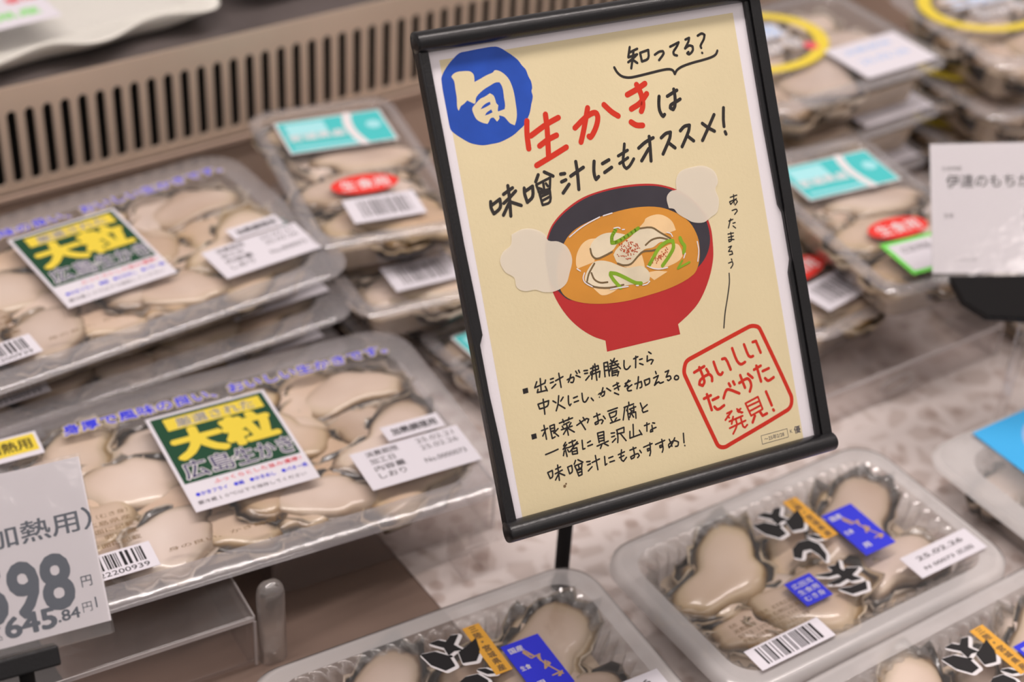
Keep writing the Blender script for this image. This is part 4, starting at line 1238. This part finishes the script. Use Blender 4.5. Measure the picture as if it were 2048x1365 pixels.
LAYER = {'blue': ('blue', 1), 'creamA': ('cream', 2), 'blueB': ('blue', 3), 'bullet': ('body', 1), 'red': ('red', 2), 'head': ('head', 2),
         'body': ('body', 1), 'stamp': ('stamp', 1), 'bowl_red': ('bowl_red', 1), 'bowl_black': ('bowl_black', 2), 'soup': ('soup', 3),
         'radish': ('radish', 4), 'oyster_p': ('oyster_print', 5), 'o_dark': ('oyster_dark', 6), 'green': ('green', 7), 'white': ('white', 8),
         'speck': ('speck', 8), 'steam': ('steam', 9)}
PART = {'blue': 'season_seal', 'creamA': 'season_seal', 'blueB': 'season_seal', 'bullet': 'recipe_lettering', 'body': 'recipe_lettering',
        'red': 'headline_lettering', 'head': 'headline_lettering', 'stamp': 'stamp_lettering'}
PEN = {'body': 1.35, 'stamp': 1.22, 'head': 1.2, 'red': 1.12, 'o_dark': 1.3, 'green': 1.0, 'white': 1.0}
parts = {}
def pmb(lay):
    return parts.setdefault(PART.get(lay, 'soup_bowl_print'), MB())
Z0 = -0.66
for lay, pl in PRINT_SHAPES:
    key, lv = LAYER[lay]
    q = parse(pl)
    if lay != 'bullet':
        q = smooth(q, True, 4, 60 if lay == 'steam' else 52)
    pmb(lay).poly([S(*p) for p in q], Z0 + 0.032 * lv, key)
for lay, w, st in PRINT_STROKES:
    key, lv = LAYER[lay]
    for q in st.split(';'):
        pmb(lay).stroke([S(*p) for p in smooth(parse(q), False, 3, 75)], w * PEN.get(lay, 1.1) * SK, Z0 + 0.032 * lv, key, 12 if w > 1 else 8)
d = parts.setdefault('date_code', MB())
put_text(d, '～25年2/28', 140 * SK, -201.6 * SK, 11 * SK, 2.2 * SK, Z0 + 0.05, 'grey_text', fat=0.01)
bx = [S(133, 199.6), S(147.6, 199.6), S(147.6, 203.6), S(133, 203.6)]
for i in range(4):
    d.stroke([bx[i], bx[(i + 1) % 4]], 0.22, Z0 + 0.05, 'grey_text', 4)
put_text(d, 'K', 149.6 * SK, -201.3 * SK, None, 1.6 * SK, Z0 + 0.05, 'grey_text')
put_text(d, '優', 153 * SK, -201.3 * SK, None, 3.4 * SK, Z0 + 0.05, 'grey_text', fat=0.02)
# a few grease spots the paper carries
for (u, v, r) in ((53.5, 161, 1.2), (54.6, 163.0, 0.9), (29.5, 197.8, 1.1), (30.4, 196.9, 0.7)):
    parts.setdefault('grease_spot', MB()).disc(*S(u, v), r * 0.6, Z0 + 0.05, 'brown_text' if v > 190 else 'pale_yellow', 9)
for nm, b in parts.items():
    b.build(nm, poster)
# pole and foot, in the sign's own frame
inv = sign.matrix_world.inverted()
def pole_part(name, p0, p1, r, key='black_matt', n=18):
    mb = MB()
    a = inv @ (Vector(p0) * MM) / MM
    b = inv @ (Vector(p1) * MM) / MM
    mb.tube(a, b, r, r, key, n)
    return mb.build(name, sign, smooth=False)
pole_part('pole', (150.5, -151, 2), (150.5, -151, 244), 3.6)
pole_part('foot', (150.5, -151, 0.9), (150.5, -151, 4), 4.6, n=30)
pole_part('clamp', (150.5, -151, 226), (150.5, -151, 242), 6.0)


# ---------------------------------------------------------------- price cards
def price_card(name, label, tl, right, down, w, h, lettering, holder):
    right = Vector(right).normalized()
    down = Vector(down)
    down = (down - right * right.dot(down)).normalized()
    t = thing(name, label, 'price card')
    mw = Matrix.Identity(4)
    nrm = right.cross(-down)
    for i in range(3):
        mw[i][0], mw[i][1], mw[i][2] = right[i], -down[i], nrm[i]
    mw.translation = Vector(tl) * MM
    t.matrix_world = mw
    mb = MB(); mb.box(0, w, -h, 0, -0.3, 0, 'card'); c = mb.build('card', t)
    mb = MB(); lettering(mb); mb.build('lettering', c)
    mb = MB(); mb.box(-0.5, w + 0.6, -h - 5, 1.2, -1.3, -0.7, 'sleeve'); mb.box(-0.5, w - 0.8, -h - 5, 0.8, 0.55, 0.85, 'sleeve'); mb.build('sleeve', t)
    holder(t, mw)
    return t


def left_letters(mb):
    W = 104.0
    X = lambda mmr: W - mmr        # distance from the right edge
    g = 'grey_print'
    put_text(mb, '（加熱用）', X(21.5), -24.0, 43, 8.6, 0.06, g, fat=0.018)
    put_text(mb, '598', X(29.5), -45.5, 35, 20.5, 0.06, g, fat=0.034)
    put_text(mb, '円', X(6.4), -48.0, None, 4.2, 0.06, g, fat=0.01)
    put_text(mb, '税', X(43), -56.0, None, 3.6, 0.06, g)
    put_text(mb, '込', X(43), -60.4, None, 3.6, 0.06, g)
    put_text(mb, '645', X(30.0), -58.5, 19, 7.6, 0.06, g, fat=0.035)
    put_text(mb, '.84', X(15.4), -59.0, 8.4, 4.2, 0.06, g, fat=0.025)
    put_text(mb, '円', X(8.0), -58.0, None, 3.8, 0.06, g)
    put_text(mb, '1', X(4.4), -57.0, None, 4.2, 0.06, g)


def left_holder(t, mw):
    inv = mw.inverted()
    L = lambda p: inv @ (Vector(p) * MM) / MM
    mb = MB(); mb.box(56, 82, -77, -69, -5, 2.5, 'black_plastic'); mb.build('clip', t, bevel=1.0)
    p = mw @ (Vector((69, -74, -1)) * MM) / MM
    mb = MB(); mb.tube(L((p.x, p.y, 2)), L((p.x, p.y, p.z)), 3, 3, 'black_matt', 14); mb.build('stem', t)
    mb = MB(); mb.tube(L((p.x, p.y, 0.2)), L((p.x, p.y, 4)), 34, 32, 'black_matt', 40); mb.build('foot', t)


LDOWN = Vector((-0.0816, -0.5303, -0.8439))
LRIGHT = Vector((0.99, -0.128, -0.03))
price_card('price_card', 'white price card reading 598 yen at the left edge, in front of the green-labelled pack', (-182.957, -123.736, 173.833), LRIGHT, LDOWN, 104.0, 65.5, left_letters, left_holder)



def right_letters(mb):
    put_text(mb, '広田湾産', 11, -13.5, 10, 2.2, 0.06, 'print_black')
    put_text(mb, '伊達のもちかき', 33, -20.5, 50, 7.2, 0.06, 'print_black', fat=0.012)
    put_text(mb, '生食', 9, -39, 5, 2.4, 0.06, 'grey_text')
    for i in range(5):
        put_text(mb, '賞味期限'[i % 4], 49, -36.5 - 3.2 * i, None, 3.0, 0.06, 'print_black')
    put_text(mb, '１パック', 17, -63, 11, 2.2, 0.06, 'grey_text')
    put_text(mb, '498', 66, -52, 26, 15, 0.06, 'grey_print', fat=0.04)


def right_holder(t, mw):
    inv = mw.inverted()
    L = lambda p: inv @ (Vector(p) * MM) / MM
    pr = [(8, -72), (15, -86), (27, -94), (57, -96), (98, -93), (98, -72)]
    mb = MB(); mb.loft([[(x, y, -9) for x, y in pr], [(x, y, 2.5) for x, y in pr]], 'black_matt', True, True); mb.build('clip', t, bevel=1.2)
    p = mw @ (Vector((48, -92, -4)) * MM) / MM
    mb = MB(); mb.tube(L((p.x, p.y, 3)), L((p.x, p.y, p.z)), 3, 3, 'acrylic', 18); o = mb.build('stem', t, smooth=True)
    o['label'] = 'clear acrylic stem'
    mb = MB(); mb.tube(L((p.x, p.y, 0.9)), L((p.x, p.y, 3.4)), 9, 9, 'acrylic', 30); mb.build('foot', t)


price_card('price_card', 'blurred white price card at the right edge above a black foot', (411.486, -102.083, 156.285), (0.759, -0.637, 0.139), (-0.379, -0.605, -0.700), 88.0, 70.0, right_letters, right_holder)


# ---------------------------------------------------------------- upper shelf goods
t = thing('foam_tray', 'white foam tray with scalloped rim on the upper shelf above the grille', 'foam tray', (70, 326, 124), 3)
mb = MB()
base = resample(rrect(104, 82, 34, 0), 140)
def scal(k, z, amp):
    out = []
    for i, p in enumerate(base):
        a = 2 * math.pi * i / 140
        out.append((p.x * k + amp * math.cos(a) * math.sin(9 * a), p.y * k + amp * math.sin(a) * math.sin(9 * a), z + 0.25 * amp * math.cos(9 * a)))
    return out
mb.loft([scal(0.72, 0.4, 0), scal(0.82, 3, 1), scal(0.94, 15, 4), scal(1.0, 18, 6.5), scal(1.01, 17.0, 6.5), scal(0.96, 13.0, 4), scal(0.84, 4, 1), scal(0.4, 2.6, 0)], 'foam', True, True)
mb.build('foam_shell', t, smooth=True)
film_sheet(92, 70, 26, 17.5, 2.0, 31).build('film', t, smooth=True)
mb = MB(); mb.box(-66, 6, -52, -8, 19.8, 20.0, 'label_white'); lab = mb.build('label', t)
mb = MB(); put_text(mb, '長崎県産', -30, -38, 56, 10, 20.06, 'lime', fat=0.01); put_text(mb, '養殖', -6, -20, 20, 8, 20.06, 'red_text', fat=0.02); mb.build('lettering', lab)
for i, (x, y, rz, lb) in enumerate(((268, 330, 4, 'clear-lidded grey tray on the upper shelf right of the foam tray'), (452, 336, -3, 'second clear-lidded tray on the upper shelf, behind the sign'))):
    t = thing('lidded_tray', lb, 'tray', (x, y, 124), rz, 'clear-lidded trays on the upper shelf')
    mb = MB(); tray_loft(mb, 84, 66, 24, 10, 16, 'shelf'); mb.build('tray', t, smooth=True)
    film_sheet(82, 64, 15, 25, 6, 60 + i, 'tray_clear').build('lid', t, smooth=True)

bpy.data.objects.remove(_to)
